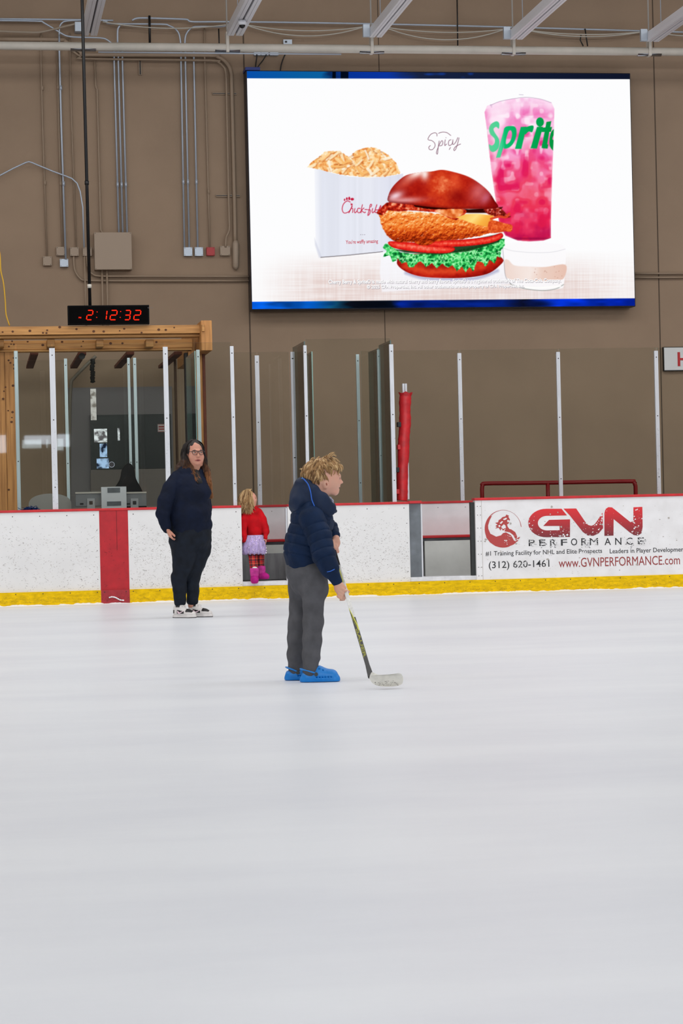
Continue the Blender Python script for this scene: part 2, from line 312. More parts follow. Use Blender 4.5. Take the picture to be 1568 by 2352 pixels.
    put(mask(spline(A4([(1600, 960), (1700, 950), (1750, 990), (1780, 1010), (1730, 1018), (1640, 1000)]), 5), 2), grad(n4, [(.2, (80, 8, 8)), (.6, (170, 40, 26)), (.9, (250, 200, 190))]))
    put(mask(A4([(1415, 1015), (1480, 992), (1560, 990), (1664, 1002), (1660, 1030), (1640, 1076), (1620, 1078), (1540, 1060)]), 2), grad(X+(Y-500), [(1060, (250, 196, 92)), (1090, (255, 222, 130)), (1115, (250, 180, 70)), (1150, (240, 150, 50))]))
    stroke(spline(A5([(505, 920), (560, 905), (600, 910), (625, 885)]), 5, False), 5, C(222, 70, 38), .95); put(mask(spline(A5([(500, 930), (600, 950), (640, 960), (640, 985), (560, 1010), (490, 1005)]), 5), 2), grad(n4, [(.2, (200, 60, 20)), (.7, (236, 100, 44)), (1, (255, 150, 90))]))
    # crown
    crown = spline(A4([(960, 905), (962, 870), (985, 820), (1030, 770), (1090, 730), (1190, 712), (1250, 708), (1320, 697), (1400, 712), (1490, 740), (1560, 780), (1630, 840), (1670, 900), (1690, 950), (1560, 957), (1400, 955), (1250, 945), (1100, 928), (1000, 918)]), 6)
    sd = sdf(crown); mB = np.clip(.5-sd, 0, 1)
    gx_ = (X-1015)/125; gy_ = (Y-470)/80; lit = .55-.38*np.abs(gx_)**1.5+.25*np.exp(-((X-1020)**2/1500+(Y-425)**2/700))+.2*(n8-.5)
    put(mB, grad(lit+.1*(n4-.5), [(.0, (122, 6, 8)), (.3, (158, 18, 12)), (.5, (186, 34, 18)), (.68, (212, 62, 28)), (.85, (246, 140, 90))]))
    def glow(cx, cy, sx, sy, a, col, ang=0):
        u = (X-cx)*math.cos(ang)+(Y-cy)*math.sin(ang); w = -(X-cx)*math.sin(ang)+(Y-cy)*math.cos(ang)
        put(mB*np.exp(-(u/sx)**2-(w/sy)**2)*a, C(*col))
    glow(958, 398, 26, 9, 1, (255, 246, 240), -.5); glow(975, 400, 9, 14, .9, (255, 250, 246)); glow(908, 450, 18, 9, .9, (250, 226, 236), -.4); glow(930, 460, 40, 7, .7, (246, 196, 200), -.05)
    glow(930, 420, 30, 10, .45, (240, 120, 96), -.5); glow(1045, 418, 12, 22, .35, (250, 110, 70)); glow(1098, 440, 18, 26, .55, (240, 150, 160), .6); glow(1085, 402, 22, 6, .75, (255, 226, 220), .55); glow(1115, 455, 10, 16, .5, (226, 150, 190), .6)
    glow(1050, 452, 22, 18, .6, (120, 4, 8)); glow(965, 432, 20, 16, .35, (150, 14, 12)); put(mB*np.clip((sd+7)/7, 0, 1)*.4*(Y > 450), C(70, 0, 4))
    # thin script word above
    ink = grad(Y+.3*(X-1000), [(318, (58, 44, 66)), (330, (196, 40, 70)), (345, (50, 40, 60))])
    sp = [[(152, 378), (150, 362), (135, 357), (112, 366), (96, 388), (95, 402), (118, 408), (136, 424), (138, 446), (122, 466), (104, 466), (98, 452), (108, 440)],
          [(166, 410), (160, 450), (156, 490), (152, 496), (148, 485), (156, 460), (172, 424), (184, 408), (190, 420), (184, 438), (170, 442)],
          [(206, 402), (202, 430), (204, 440), (214, 430)], [(210, 388), (211, 389)], [(244, 402), (232, 406), (226, 425), (232, 440), (248, 432), (256, 415)], [(256, 402), (254, 428), (262, 432), (276, 415), (288, 388)],
          [(296, 390), (286, 430), (276, 460), (266, 473), (262, 464), (276, 445), (306, 430)], [(162, 360), (185, 352), (215, 355), (242, 374)], [(240, 452), (232, 466)]]
    for s in sp: stroke(spline(A5(s), 6, False), 1.15, C(92, 34, 62), .9)
    # dark blue strips above and below (rows of cells carrying another picture)
    slope_t = 180+(X-567)*2/880; slope_b = 693-(X-580)*8/877
    streak = noise(9, 600, seed=30); st2 = noise(40, 12, seed=31, octv=2)
    bt = grad(X+40*(st2-.5), [(566, (8, 78, 170)), (680, (8, 92, 160)), (745, (10, 96, 160)), (760, (8, 40, 90)), (800, (6, 50, 150)), (900, (10, 52, 160)), (960, (22, 34, 66)), (1446, (14, 20, 40))])
    bt = bt*(1-(.8*((X > 757) & (X < 800))*(streak > .5))[..., None]); bt += (np.clip((st2-.6)*3, 0, 1)*(X > 960)*(X < 1210))[..., None]*C(0, 50, 160)
    bb = grad(X+50*(st2-.5), [(580, (4, 88, 214)), (720, (4, 88, 190)), (770, (14, 74, 110)), (810, (8, 12, 22)), (900, (6, 14, 30)), (930, (4, 30, 120)), (1160, (6, 30, 110)), (1200, (10, 14, 40)), (1300, (4, 46, 190)), (1420, (4, 40, 190)), (1457, (4, 30, 140))])*(.6+.8*st2)[..., None]
    mt = np.clip(slope_t-Y+.5, 0, 1); mb = np.clip(Y-slope_b+.5, 0, 1)
    put(mt, bt); put(mb, bb)
    return np.clip(img, 0, 1), OX, OY
# ---------------------------------------------------------------- materials
YW, YF, YR = 31., 26., 27.6                            # building wall, dasher boards, back of the players' box
M_wall = mat('tan_precast', (152, 131, 111), .85, var=.022, vs=1.6, bump=.0012, bs=160, spec=.2)
M_dark = mat('black_metal', (14, 14, 16), .5); M_white = mat('white_aluminium', (205, 208, 214), .42, metal=.1, var=.03, vs=20, stretch=(1, 1, .2))
M_board = mat('white_board', (226, 226, 226), .42, var=.015, vs=3, spec=.35); M_boardin = mat('white_board_inner', (232, 234, 238), .5, var=.03, vs=4)
M_red = mat('red_board', (178, 30, 40), .4, var=.06, vs=9, spec=.35); M_cap = mat('red_cap_rail', (196, 26, 34), .42, var=.06, vs=12)
M_scuff = mat('puck_mark', (166, 160, 156), .8); M_screw = mat('screw', (50, 46, 44), .5, metal=.5); M_scuffd = mat('puck_mark_dark', (112, 104, 102), .8)
M_grey = mat('grey_steel', (104, 110, 116), .55, var=.12, vs=7, metal=.1); M_dgrey = mat('dark_grey_kick', (146, 146, 150), .55, var=.12, vs=6, stretch=(3, 3, .6))
M_greyp = mat('grey_panel', (226, 228, 224), .5, var=.03, vs=5)
M_wood = mat('pine', (196, 136, 74), .6, var=.16, vs=4, stretch=(.5, 6, 9), c2=(214, 158, 92), bump=.0008, bs=30)
M_woodv = mat('pine_post', (194, 130, 70), .6, var=.16, vs=4, stretch=(9, 6, .5), c2=(212, 152, 88)); M_knot = mat('knot', (92, 52, 26), .7); M_brown = mat('brown_board', (104, 52, 34), .7, var=.1)
M_glass = glass_mat('rink_glass', (.955, .972, .955)); M_gedge = mat('glass_edge', (150, 190, 184), .2); M_gedged = mat('glass_edge_dark', (62, 92, 88), .25)
M_silver = mat('galvanised_conduit', (176, 186, 200), .35, metal=.25); M_tan = mat('painted_conduit', (150, 130, 110), .6)
M_pipew = mat('white_pipe', (206, 202, 192), .5, var=.03, vs=5, c2=(212, 206, 196)); M_galv = mat('galvanised_box', (178, 188, 200), .4, metal=.3); M_tanbox = mat('tan_box', (160, 142, 124), .6)
# ice: faint scraped streaks
m_ice = mat('ice', (232, 233, 238), .38, spec=.25); nt = m_ice.node_tree; bs_ = nt.nodes['Principled BSDF']
tc = nt.nodes['Texture Coordinate']
mp = nt.nodes.new('ShaderNodeMapping'); mp.inputs['Scale'].default_value = (.3, .8, 1); mp.inputs['Rotation'].default_value = (0, 0, .12); nt.links.new(tc.outputs['Object'], mp.inputs[0])
na = nt.nodes.new('ShaderNodeTexNoise'); na.inputs['Scale'].default_value = 1.3; na.inputs['Detail'].default_value = 7; na.inputs['Roughness'].default_value = .62; nt.links.new(mp.outputs[0], na.inputs[0])
cr = nt.nodes.new('ShaderNodeValToRGB'); cr.color_ramp.elements[0].position = .3; cr.color_ramp.elements[0].color = lin((212, 216, 224)); cr.color_ramp.elements[1].position = .62; cr.color_ramp.elements[1].color = lin((222, 226, 232))
nt.links.new(na.outputs[0], cr.inputs[0]); nt.links.new(cr.outputs[0], bs_.inputs['Base Color'])
nb = nt.nodes.new('ShaderNodeTexNoise'); nb.inputs['Scale'].default_value = 26; nb.inputs['Detail'].default_value = 4; nt.links.new(mp.outputs[0], nb.inputs[0])
bp = nt.nodes.new('ShaderNodeBump'); bp.inputs['Distance'].default_value = .002; bp.inputs['Strength'].default_value = .5; nt.links.new(nb.outputs[0], bp.inputs['Height']); nt.links.new(bp.outputs[0], bs_.inputs['Normal'])
# ---------------------------------------------------------------- hall
X0, X1, YB, ZC = -19., 30., -24., 9.6
struct('floor', bx(BM(), X0, X1, YB, YF+.12, -.1, 0), m_ice)
struct('floor_walkway', bx(BM(), X0, X1, YF+.121, YW, -.1, .15), mat('rubber_floor', (56, 58, 58), .8, var=.1))
b = bx(BM(), X0, X1, YW, YW+.3, -.1, ZC)
struct('wall_back', b, M_wall)
b = BM()
for px, py, w in ((577, 900, .02), (1515, 760, .016), (868, 60, .012)):
    p = P(px, py, YW); bx(b, p.x-w/2, p.x+w/2, YW-.003, YW-.0005, .17, ZC-.01)
struct('trim_wall_joints', b, mat('joint', (86, 72, 60), .9))
struct('wall_left', bx(BM(), X0-.3, X0, YB, YW+.3, -.1, ZC), M_wall); struct('wall_right', bx(BM(), X1, X1+.3, YB, YW+.3, -.1, ZC), M_wall)
struct('wall_front', bx(BM(), X0, X1, YB-.3, YB, -.1, ZC), mat('far_wall', (46, 43, 42), .9))
struct('ceiling', bx(BM(), X0-.3, X1+.3, YB-.3, YW+.3, ZC, ZC+.2), mat('deck', (190, 188, 184), .8))
# daylit windows of the lobby end, behind the camera (they show in the rink glass)
for i, (pa, pb, ya, yb_) in enumerate(((-14, 14, 1000, 1040), (56, 118, 1001, 1020), (131, 160, 998, 1026))):
    p, q = P(pa, ya, 76.15), P(pb, yb_, 76.15)           # where the rink glass mirrors them
    struct('window_%d' % (i+1), bx(BM(), p.x, q.x, YB, YB+.04, q.z, p.z), emis('daylit_pane', (225, 235, 250), 6.))
# ---------------------------------------------------------------- dasher boards
def scuffs(bm, x0, x1, z0, z1, y, n, seed, mi=1, s=1., dens=None):
    r = random.Random(seed)
    for _ in range(n):
        while True:
            x = r.uniform(x0, x1); z = z0+(z1-z0)*r.random()
            t = (z-z0)/(z1-z0)
            if r.random() < (1 if t < .62 else max(.04, 1-(t-.62)*3.4)): break
        a = r.gauss(0, .75)+(PI if r.random() < .5 else 0); l = s*r.choice((.004, .006, .008, .012, .017))*r.uniform(.6, 1.2); w = s*r.uniform(.0007, .0024); c = r.gauss(0, .25)*l
        dx, dz = math.cos(a), math.sin(a)
        q = [(-l, 0), (0, w+c), (l, 0), (0, -w+c)]
        vs = [bm.verts.new((min(max(x+u*dx-v*dz, x0), x1), y, min(max(z+u*dz+v*dx, z0), z1))) for u, v in q]
        f = bm.faces.new(vs); f.material_index = mi if r.random() < .8 else mi+1
def screws(bm, xs, zs, y, r, mi):
    for x in xs:
        for z in zs:
            vs = [bm.verts.new((x+r*math.cos(t*PI/3), y, z+r*math.sin(t*PI/3))) for t in range(6)]; bm.faces.new(vs).material_index = mi
ZT, ZK = 1.045, .155                                   # underside of cap rail, top of kick plate
xg1, xg2, xg3, xg4 = P(555.5, 1250, YF).x, P(662, 1250, YF).x, P(941, 1250, YF).x, P(1092, 1250, YF).x
xr1, xr2 = P(229.5, 1270, YF).x, P(295.5, 1270, YF).x
XL, XR = -7.5, 16.
MB = [M_board, M_scuff, M_scuffd, M_screw]
def board(label, xa, xb, seed, n):
    t = thing('dasher_board', label, 'rink boards', ((xa+xb)/2, YF+.06, ZK), None)
    return t
tL = board('long white rink board left of the open gate, crossed by the red stripe', XL, xg1, 1, 0)
def panel(xa, xb, seed, n, t, zt=ZT, m=MB, name='board_panel'):
    b = bx(BM(), xa, xb, YF, YF+.1, ZK, zt); scuffs(b, xa+.01, xb-.01, ZK+.01, zt-.03, YF-.0006, n, seed)
    k = max(2, int((xb-xa)/.29)); screws(b, [xa+.06+i*(xb-xa-.12)/(k-1) for i in range(k)], [zt-.045], YF-.001, .006, 3); screws(b, [xa+.03, xb-.03], [zt-.22, (ZK+zt)/2, ZK+.12], YF-.001, .005, 3)
    return obj(name, b, m, t)
def cap(xa, xb, t, zt=ZT, y1=.13): return obj('cap_rail', bx(BM(), xa, xb, YF-.012, YF+y1, zt, zt+.028), M_cap, t, bevel=.006)
panel(XL, xr1, 1, 4600, tL); panel(xr2, xg1, 2, 1500, tL)
b = bx(BM(), xr1, xr2, YF-.002, YF+.1, ZK, ZT); scuffs(b, xr1, xr2, ZK, ZT, YF-.003, 60, 9, 1, 1.3); bx(b, (xr1+xr2)/2+.03, (xr1+xr2)/2+.034, YF-.0035, YF-.001, .6, ZT, 2)
obj('center_line_panel', b, [M_red, mat('dark_red_mark', (120, 22, 32), .7), mat('seam_red', (90, 14, 20), .8)], tL, label='red centre line stripe')
cap(XL, xg1, tL)
tM = board('white scuffed rink board behind the boy with the stick', xg2, xg3, 3, 0); panel(xg2, xg3, 3, 1400, tM); cap(xg2, xg3, tM)
# end trims of the gate openings
solo('gate_jamb', bx(bx(BM(), xg3+.003, P(968, 1250, YF).x, YF+.02, YF+.13, .2, 1.05), xg3, P(970, 1250, YF).x, YF-.005, YF+.14, 1.05, 1.08, 1), [M_grey, M_cap], 'grey steel gate jamb right of the middle board', 'gate jamb', bevel=.003)
xa = P(968, 1250, YF).x; solo('gate_edge_strip', bx(BM(), xa+.001, xa+.018, YF+.02, YF+.1, .2, 1.045), M_white, 'thin white upright strip beside the grey gate jamb', 'edge strip')
solo('gate_edge_strip', bx(BM(), xg2-.02, xg2-.002, YF+.02, YF+.1, .2, 1.03), M_white, 'thin white upright strip at the gate opening behind the boy', 'edge strip')
# advertising board
ZG = 1.068
tG = board('white advertising rink board with red lettering right of the open gate', xg4, XR, 4, 0)
b = bx(BM(), xg4, XR, YF-.02, YF+.1, ZK, ZG); scuffs(b, xg4+.01, XR, ZK+.01, ZG-.02, YF-.0206, 1150, 5, 1, .8); screws(b, [xg4+.025, xg4+.06], [.2, .3, .45, .6, .75, .9, 1.0], YF-.021, .005, 3)
bx(b, xg4+.072, xg4+.076, YF-.0212, YF-.019, ZK, ZG-.002, 1)
MG = [mat('white_ad_board', (232, 231, 232), .35, var=.035, vs=5, c2=(236, 236, 238)), mat('ad_scuff', (176, 170, 164), .8), mat('ad_scuff_brown', (150, 132, 112), .8), M_screw]
obj('board_panel', b, MG, tG)
obj('cap_rail', bx(BM(), xg4-.01, XR, YF-.034, YF+.13, ZG, ZG+.03), M_cap, tG, bevel=.006)
solo('gate_jamb', bx(BM(), xg4-.045, xg4-.004, YF+.02, YF+.1, .2, 1.05), mat('rubber_edge', (40, 44, 44), .6), 'dark narrow gate jamb at the left end of the advertising board', 'gate jamb')
# kick plate, snow, sills
ky = YF-.03
M_yel = mat('yellow_kick', (238, 192, 0), .6, spec=.15, var=.14, vs=34, c2=(246, 204, 2), stretch=(.35, 1, 1), bump=.001, bs=80)
tK = thing('kick_plate', 'yellow kick plate running along the foot of the rink boards', 'kick plate', ((XL+XR)/2, YF, 0))
def kick(xa, xb, mi, nm, seed, **k):
    b = bx(BM(), xa, xb, ky, YF+.1, 0, ZK)
    scuffs(b, xa, xb, .03, ZK-.008, ky-.0006, int((xb-xa)*230), seed, 1, .8); scuffs(b, xa, xb, .03, .09, ky-.0007, int((xb-xa)*170), seed+5, 1, .9)
    n = max(2, int((xb-xa)/.29)); screws(b, [xa+.04+i*(xb-xa-.08)/(n-1) for i in range(n)], [ZK-.022], ky-.001, .0065, 3)
    return obj(nm, b, mi, tK, **k)
MY = [M_yel, mat('kick_mark', (186, 152, 14), .8), mat('kick_mark_dark', (140, 112, 20), .8), M_screw]
kick(XL, xr1, MY, 'kick_panel', 21); kick(xr2, XR, MY, 'kick_panel', 22)
kick(xr1, xr2, [mat('red_kick', (158, 28, 40), .5, var=.08, vs=20), mat('rk', (120, 18, 30), .8), mat('rk2', (100, 14, 24), .8), M_screw], 'red_kick_panel', 23, label='red part of the kick plate below the stripe')
r = random.Random(4); b = BM(); x = XL; rows = []
h = .02
while x < XR:
    h += r.gauss(0, .0035); h = min(max(h, .003), .018)
    if r.random() < .04: h = r.uniform(.004, .018)
    rows.append([b.verts.new(q) for q in ((x, ky-.001, h+.002), (x, ky-.012, h), (x, ky-.04-r.random()*.02, h*.45), (x, ky-.12-r.random()*.05, .0008))]); x += .018
for a, c in zip(rows, rows[1:]):
    for j in range(3): b.faces.new((a[j], a[j+1], c[j+1], c[j])).smooth = True
M_snow = mat('snow', (236, 237, 242), .9, spec=.1, bump=.004, bs=120)
solo('snow_ridge', b, M_snow, 'low ridge of scraped snow along the foot of the yellow kick plate', 'snow')
bpy.data.objects['snow_ridge']['kind'] = 'stuff'
b = BM(); p0 = P(250, 1371, ky-.002)
tube(b, smoothp([P(x, y, ky-.006) for x, y in ((250, 1373), (256, 1371), (264, 1372), (270, 1375), (276, 1378), (285, 1379))], 3), [.004+.006*abs(math.sin(i*1.7)) for i in range(16)], 6)
solo('snow_clump', b, M_snow, 'small smear of snow clinging to the red kick panel', 'snow')
for k, (xa, xb) in enumerate(((xg1, xg2), (xg3, xg4))):
    solo('gate_sill', bx(BM(), xa, xb, YF-.02, YF+.35, ZK, .205), mat('sill', (214, 216, 220), .4, var=.05, vs=20), ('white gate sill the small girl stands on', 'white gate sill beside the advertising board')[k], 'gate sill', bevel=.004)
# ---------------------------------------------------------------- players' box behind the boards
xa, xb = P(541, 1200, YR).x, 15.5
t = thing('bench_back_wall', 'white back wall of the players box under the rear glass', 'rink boards', ((xa+xb)/2, YR, .17))
b = bx(BM(), xa, xb, YR, YR+.1, .17, 1.05); screws(b, [xa+.1+i*.34 for i in range(int((xb-xa)/.34))], [1.0, .44], YR-.001, .005, 1); obj('back_panel', b, [M_boardin, M_screw], t)
obj('cap_rail', bx(BM(), xa, xb, YR-.01, YR+.13, 1.05, 1.078), M_cap, t, bevel=.005)
obj('lower_panel', bx(BM(), P(975, 1250, YR-.4).x, P(1120, 1250, YR-.4).x, YR-.4, YR-.34, .155, .6), M_greyp, t, label='lower grey panel')
xq0, xq1 = P(548, 1250, YR-.4).x, P(700, 1250, YR-.4).x
obj('kick_strip', bx(bx(bx(BM(), xq0, xq1, YR-.4, YR-.34, .19, .50), xq0, xq1, YR-.4, YR-.34, .50, .6, 2), xq0, xq1, YR-.41, YR-.4001, .152, .19, 1), [M_dgrey, M_dark, M_greyp], t, label='dark grey lower panel')
t = thing('team_bench', 'long red edged bench along the back of the players box', 'bench', ((xa+xb)/2, YR-.2, .17))
obj('seat', bx(BM(), xa, xb, YR-.38, YR-.01, .635, .665), M_cap, t, bevel=.006)
obj('apron', bx(BM(), xa, xb, YR-.33, YR-.1, .59, .634), M_grey, t)
for x in (xa+.3, xa+2.6, xa+4.6, xb-.4): obj('leg', bx(BM(), x, x+.05, YR-.3, YR-.25, .17, .59), M_grey, t)
# ---------------------------------------------------------------- glass posts
ZP = 2.88
def post(px, py, Y, w, label, zb=1.07, zt=ZP, m=M_white, d=.04):
    x = P(px, py, Y).x; b = bx(BM(), x-w/2, x+w/2, Y, Y+d, zb, zt)
    bx(b, x-w*.12, x+w*.12, Y-.003, Y-.0002, zb+.01, zt-.01, 0)
    r = random.Random(int(px)); screws(b, [x], [zt-.08, (zt+zb)/2+.1, zb+.25], Y-.0035, .0075, 1)
    scuffs(b, x-w/2+.003, x+w/2-.003, zb+.05, zb+1.1, Y-.0038, 26 if w > .045 else 5, int(px), 1, .7)
    return solo('glass_post', b, [m, M_screw, M_scuffd, M_scuff], label, 'glass post', bevel=0)
M_postt = mat('pale_aluminium', (178, 192, 196), .35, metal=.3)
for a in ((123.5, 985, YF+.03, .062, 'broad scuffed white post in front of the booth, above the arched chair back'), (382.5, 935, YF+.03, .053, 'broad white post directly left of the woman'), (536, 970, YF+.03, .04, 'white glass post between the woman and the small girl'),
          (40, 975, YF+.4, .042, 'narrow pale post near the left edge of the photo', .175, ZP, M_postt), (456.5, 900, YF+.4, .038, 'narrow pale post directly above the woman', .175, 2.87, M_postt),
          (154, 985, YR, .036, 'thin rear post inside the booth, right of the broad scuffed post', .175, 2.87, M_postt), (298, 960, YR, .03, 'thin rear post inside the booth, left of a close pair', .175, 2.87, M_postt), (312, 960, YR, .036, 'thin rear post inside the booth, right of a close pair', .175, 2.87, M_postt),
          (593.5, 985, YR, .05, 'white rear post above the small girl'), (674, 960, YF+1.05, .036, 'slim white post behind the boy, leftmost of the glass box', .175), (704, 960, YF+.03, .034, 'front left post of the tall glass box behind the boy'),
          (873, 960, YF+.85, .036, 'slim pale post second from the right in the tall glass box', .175, ZP, M_postt), (902, 960, YF+.03, .045, 'front right post of the tall glass box, left of the padded pole'), (824.5, 975, YR, .038, 'dull grey rear post inside the tall glass box', 1.07, ZP, M_postt),
          (1058.5, 975, YR, .046, 'rear white post above the open gate'), (1285, 970, YR, .044, 'rear white post crossing the red handrail'), (1510, 965, YR, .046, 'rear white post at the right near the letter sign')): post(*a)
# ---------------------------------------------------------------- glass panes
def pane(xa, ya, xb, yb, z0, z1, label, edge=M_gedge):
    b = BM(); a, c = Vector((xa, ya, 0)), Vector((xb, yb, 0)); d = (c-a).normalized(); n = Vector((-d.y, d.x, 0))*.006
    vs = [b.verts.new(p+s*n+Vector((0, 0, z))) for p in (a, c) for s in (-1, 1) for z in (z0, z1)]
    for q, mi in (((0, 1, 3, 2), 1), ((4, 6, 7, 5), 1), ((0, 4, 5, 1), 0), ((2, 3, 7, 6), 0), ((0, 2, 6, 4), 1), ((1, 5, 7, 3), 2)): b.faces.new([vs[i] for i in q]).material_index = mi
    return solo('rink_glass', b, [M_glass, edge, mat('glass_top', (150, 146, 132), .3)], label, 'rink glass')
fx = lambda px, Y=YF+.05: P(px, 980, Y).x
yF, yR = YF+.05, YR+.02
for xa, xb, l in ((P(-250, 980, yF).x, fx(40), 'front glass pane at the left edge of the photo'), (fx(40), fx(123.5), 'narrow front glass pane between the first two posts'), (fx(123.5), fx(382.5), 'wide front glass pane in front of the clock booth'), (fx(382.5), fx(536), 'front glass pane behind the woman')):
    pane(xa+.012, yF, xb-.012, yF, 1.074, 2.925, l)
for xa, xb, l in ((536, 593.5, 'rear glass pane above the small girl, left of her post'), (593.5, 668, 'rear glass pane left of the tall glass box'), (830, 1058.5, 'rear glass pane behind the padded red pole'), (1058.5, 1285, 'rear glass pane above the left half of the red handrail'), (1285, 1510, 'rear glass pane above the right half of the red handrail'), (1510, 1640, 'rear glass pane at the right edge of the photo')):
    pane(fx(xa, yR)+.012, yR, fx(xb, yR)-.012, yR, 1.08, 2.92, l)
xA, xB = fx(704), fx(902)
pane(xA+.012, yF, xB-.012, yF, 1.074, 2.95, 'wide front pane of the tall glass box')
pane(xA, yF+.03, xA, YF+1.04, 1.08, 2.93, 'left side pane of the tall glass box', M_gedged); pane(fx(720, YF+.9), YF+.9, fx(720, YF+.9), YR-.03, 1.09, 2.87, 'inner left side pane of the tall glass box', M_gedge)
pane(xB, yF+.03, xB, YF+.84, 1.08, 2.93, 'right side pane of the tall glass box', M_gedged); pane(xB, YF+.92, xB, YR-.02, 1.08, 2.90, 'rear right side pane of the tall glass box', M_gedged)
pane(fx(443, YF+.9), YF+.45, fx(443, YF+.9), YR-.05, 1.08, 2.86, 'side glass pane edge-on beside the booth post', M_gedge)
p = P(256.5, 1067, yF-.008); b = tube(BM(), [(p.x+.03*math.cos(a*PI/10), p.y, p.z+.03*math.sin(a*PI/10)) for a in range(21)], .0022, 6)
plate(b, [(p.x+.027*math.cos(a*PI/10), p.y, p.z+.027*math.sin(a*PI/10)) for a in range(20)], (0, 1, 0), .002, 1); solo('speak_hole', b, [M_silver, M_dark], 'small round black speak-through vent in the front glass', 'vent')
# padded pole
t = thing('padded_pole', 'pole wrapped in torn red padding at the end of the glass box', 'padded pole', P(922, 1150, YF+.2))
pp = [P(x, y, YF+.2) for x, y in ((931, 905), (930.5, 915), (929.5, 935), (930, 960), (929, 985), (927, 1010), (926.5, 1030), (925.5, 1060), (924, 1085), (923.5, 1110), (923.5, 1135), (922.5, 1150))]
obj('padding', tube(BM(), smoothp(pp, 4), [(.068, .071, .066, .0705, .067, .069, .0695, .063, .068, .066, .0655)[min(i//4, 10)]*(1+.03*math.sin(i*2.3)) for i in range(45)], 18), mat('red_vinyl', (186, 26, 34), .38, var=.1, vs=12, bump=.006, bs=14), t)
b = tube(BM(), [P(931, 902, YF+.2), P(931, 908, YF+.2)], [.085, .07], 11, False)
for i, v in enumerate(b.verts): v.co.z += .012*math.sin(i*2.6)
obj('torn_rim', b, MATS['red_vinyl'], t)
p = P(931, 1000, YF+.2); obj('pole', bx(bx(BM(), p.x-.026, p.x-.002, p.y-.02, p.y+.02, 1.1, P(0, 890, 26.2).z-.02), p.x+.004, p.x+.026, p.y-.02, p.y+.02, 1.1, P(0, 890, 26.2).z-.02), M_white, t)
for y, c in ((975, M_dark), (1027, M_cap), (1079, M_dark), (1129, M_cap)):
    q = P(918 if y < 1050 else 914, y, YF+.17); obj('strap', bx(BM(), q.x-.03, q.x+.012, q.y-.02, q.y+.05, q.z-.028, q.z+.028), c, t, bevel=.004)
# red handrail on the walkway
YH = 28.6; hp = [P(1106.5, 1172, YH), P(1106.5, 1124, YH), P(1108, 1115, YH), P(1115, 1110.5, YH), P(1200, 1109.5, YH), P(1300, 1108, YH), P(1446, 1105.5, YH), P(1455, 1108, YH), P(1459, 1116, YH), P(1460, 1170, YH)]
t = thing('handrail', 'red tubular handrail behind the rear glass', 'handrail', (hp[4].x, YH, .17))
M_rail = mat('red_paint', (160, 18, 26), .35)
hp[0].z = .17; hp[-1].z = .17; hp[0].x = hp[1].x; hp[-1].x = hp[-2].x
obj('rail', tube(BM(), hp[:1]+smoothp(hp[1:-1], 4)+hp[-1:], .027, 12), M_rail, t)
p = P(1257.5, 1115, YH); obj('upright', tube(BM(), [(p.x, YH, .17), (p.x, YH, 1.0), (p.x, YH, 1.1), (p.x, YH, P(1257.5, 1109.5, YH).z)], [.02, .022, .026, .027], 10), M_rail, t)
# letter sign
t = thing('letter_sign', 'white sign with black edge and red letter H at the right edge of the photo', 'sign', P(1600, 824, YW-.06))
a, c = P(1523, 797, YW-.06), P(1523, 852, YW-.06); xe = P(1700, 820, YW-.06).x
obj('sign_frame', bx(BM(), a.x, xe, YW-.06, YW-.001, c.z, a.z), M_dark, t); obj('sign_face', bx(BM(), a.x+.008, xe-.008, YW-.064, YW-.0601, c.z+.01, a.z-.01), mat('sign_white', (228, 228, 232), .4), t)
q0, q1 = P(1556, 841, YW-.066), P(1584, 808.5, YW-.066); w = (q1.x-q0.x); b = BM()
for u, v, e, f in ((0, .2, 0, 1), (.8, 1, 0, 1), (.2, .8, .42, .58)): bx(b, q0.x+w*u, q0.x+w*v, YW-.07, YW-.0641, q0.z+(q1.z-q0.z)*e, q0.z+(q1.z-q0.z)*f)
obj('letter', b, mat('sign_red', (196, 24, 34), .4), t)
# ---------------------------------------------------------------- advertising lettering
A3 = lambda x, y, Y=YF-.0205: P(1080+x/3.213, 1120+y/3.213, Y)
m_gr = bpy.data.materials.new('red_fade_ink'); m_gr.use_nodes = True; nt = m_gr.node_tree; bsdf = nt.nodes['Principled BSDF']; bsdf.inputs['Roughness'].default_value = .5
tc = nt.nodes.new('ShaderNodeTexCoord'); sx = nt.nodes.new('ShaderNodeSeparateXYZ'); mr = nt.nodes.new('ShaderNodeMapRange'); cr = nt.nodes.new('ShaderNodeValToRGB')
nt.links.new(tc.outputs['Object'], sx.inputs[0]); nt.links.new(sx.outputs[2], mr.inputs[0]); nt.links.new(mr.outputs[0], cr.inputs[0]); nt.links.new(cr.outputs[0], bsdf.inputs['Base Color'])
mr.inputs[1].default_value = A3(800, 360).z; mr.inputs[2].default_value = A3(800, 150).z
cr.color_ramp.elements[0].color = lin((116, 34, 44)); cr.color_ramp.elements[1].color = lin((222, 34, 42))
M_ink = mat('black_ink', (46, 46, 50), .6); M_inkr = mat('dark_red_ink', (148, 54, 54), .6); M_wolf = mat('wolf_red', (178, 62, 60), .5)
INK = [0]
def inkp(bm, pts, mi=0, th=.0012, Y=YF-.0205):
    INK[0] = (INK[0]+1) % 12; th += INK[0]*.00002; plate(bm, [A3(x, y, Y) for x, y in pts], (0, -1, 0), th, mi)
def arcp(cx, cy, r, a0, a1, n=24, ry=None): return [(cx+r*math.cos(a0+(a1-a0)*i/n), cy+(ry or r)*math.sin(a0+(a1-a0)*i/n)) for i in range(n+1)]
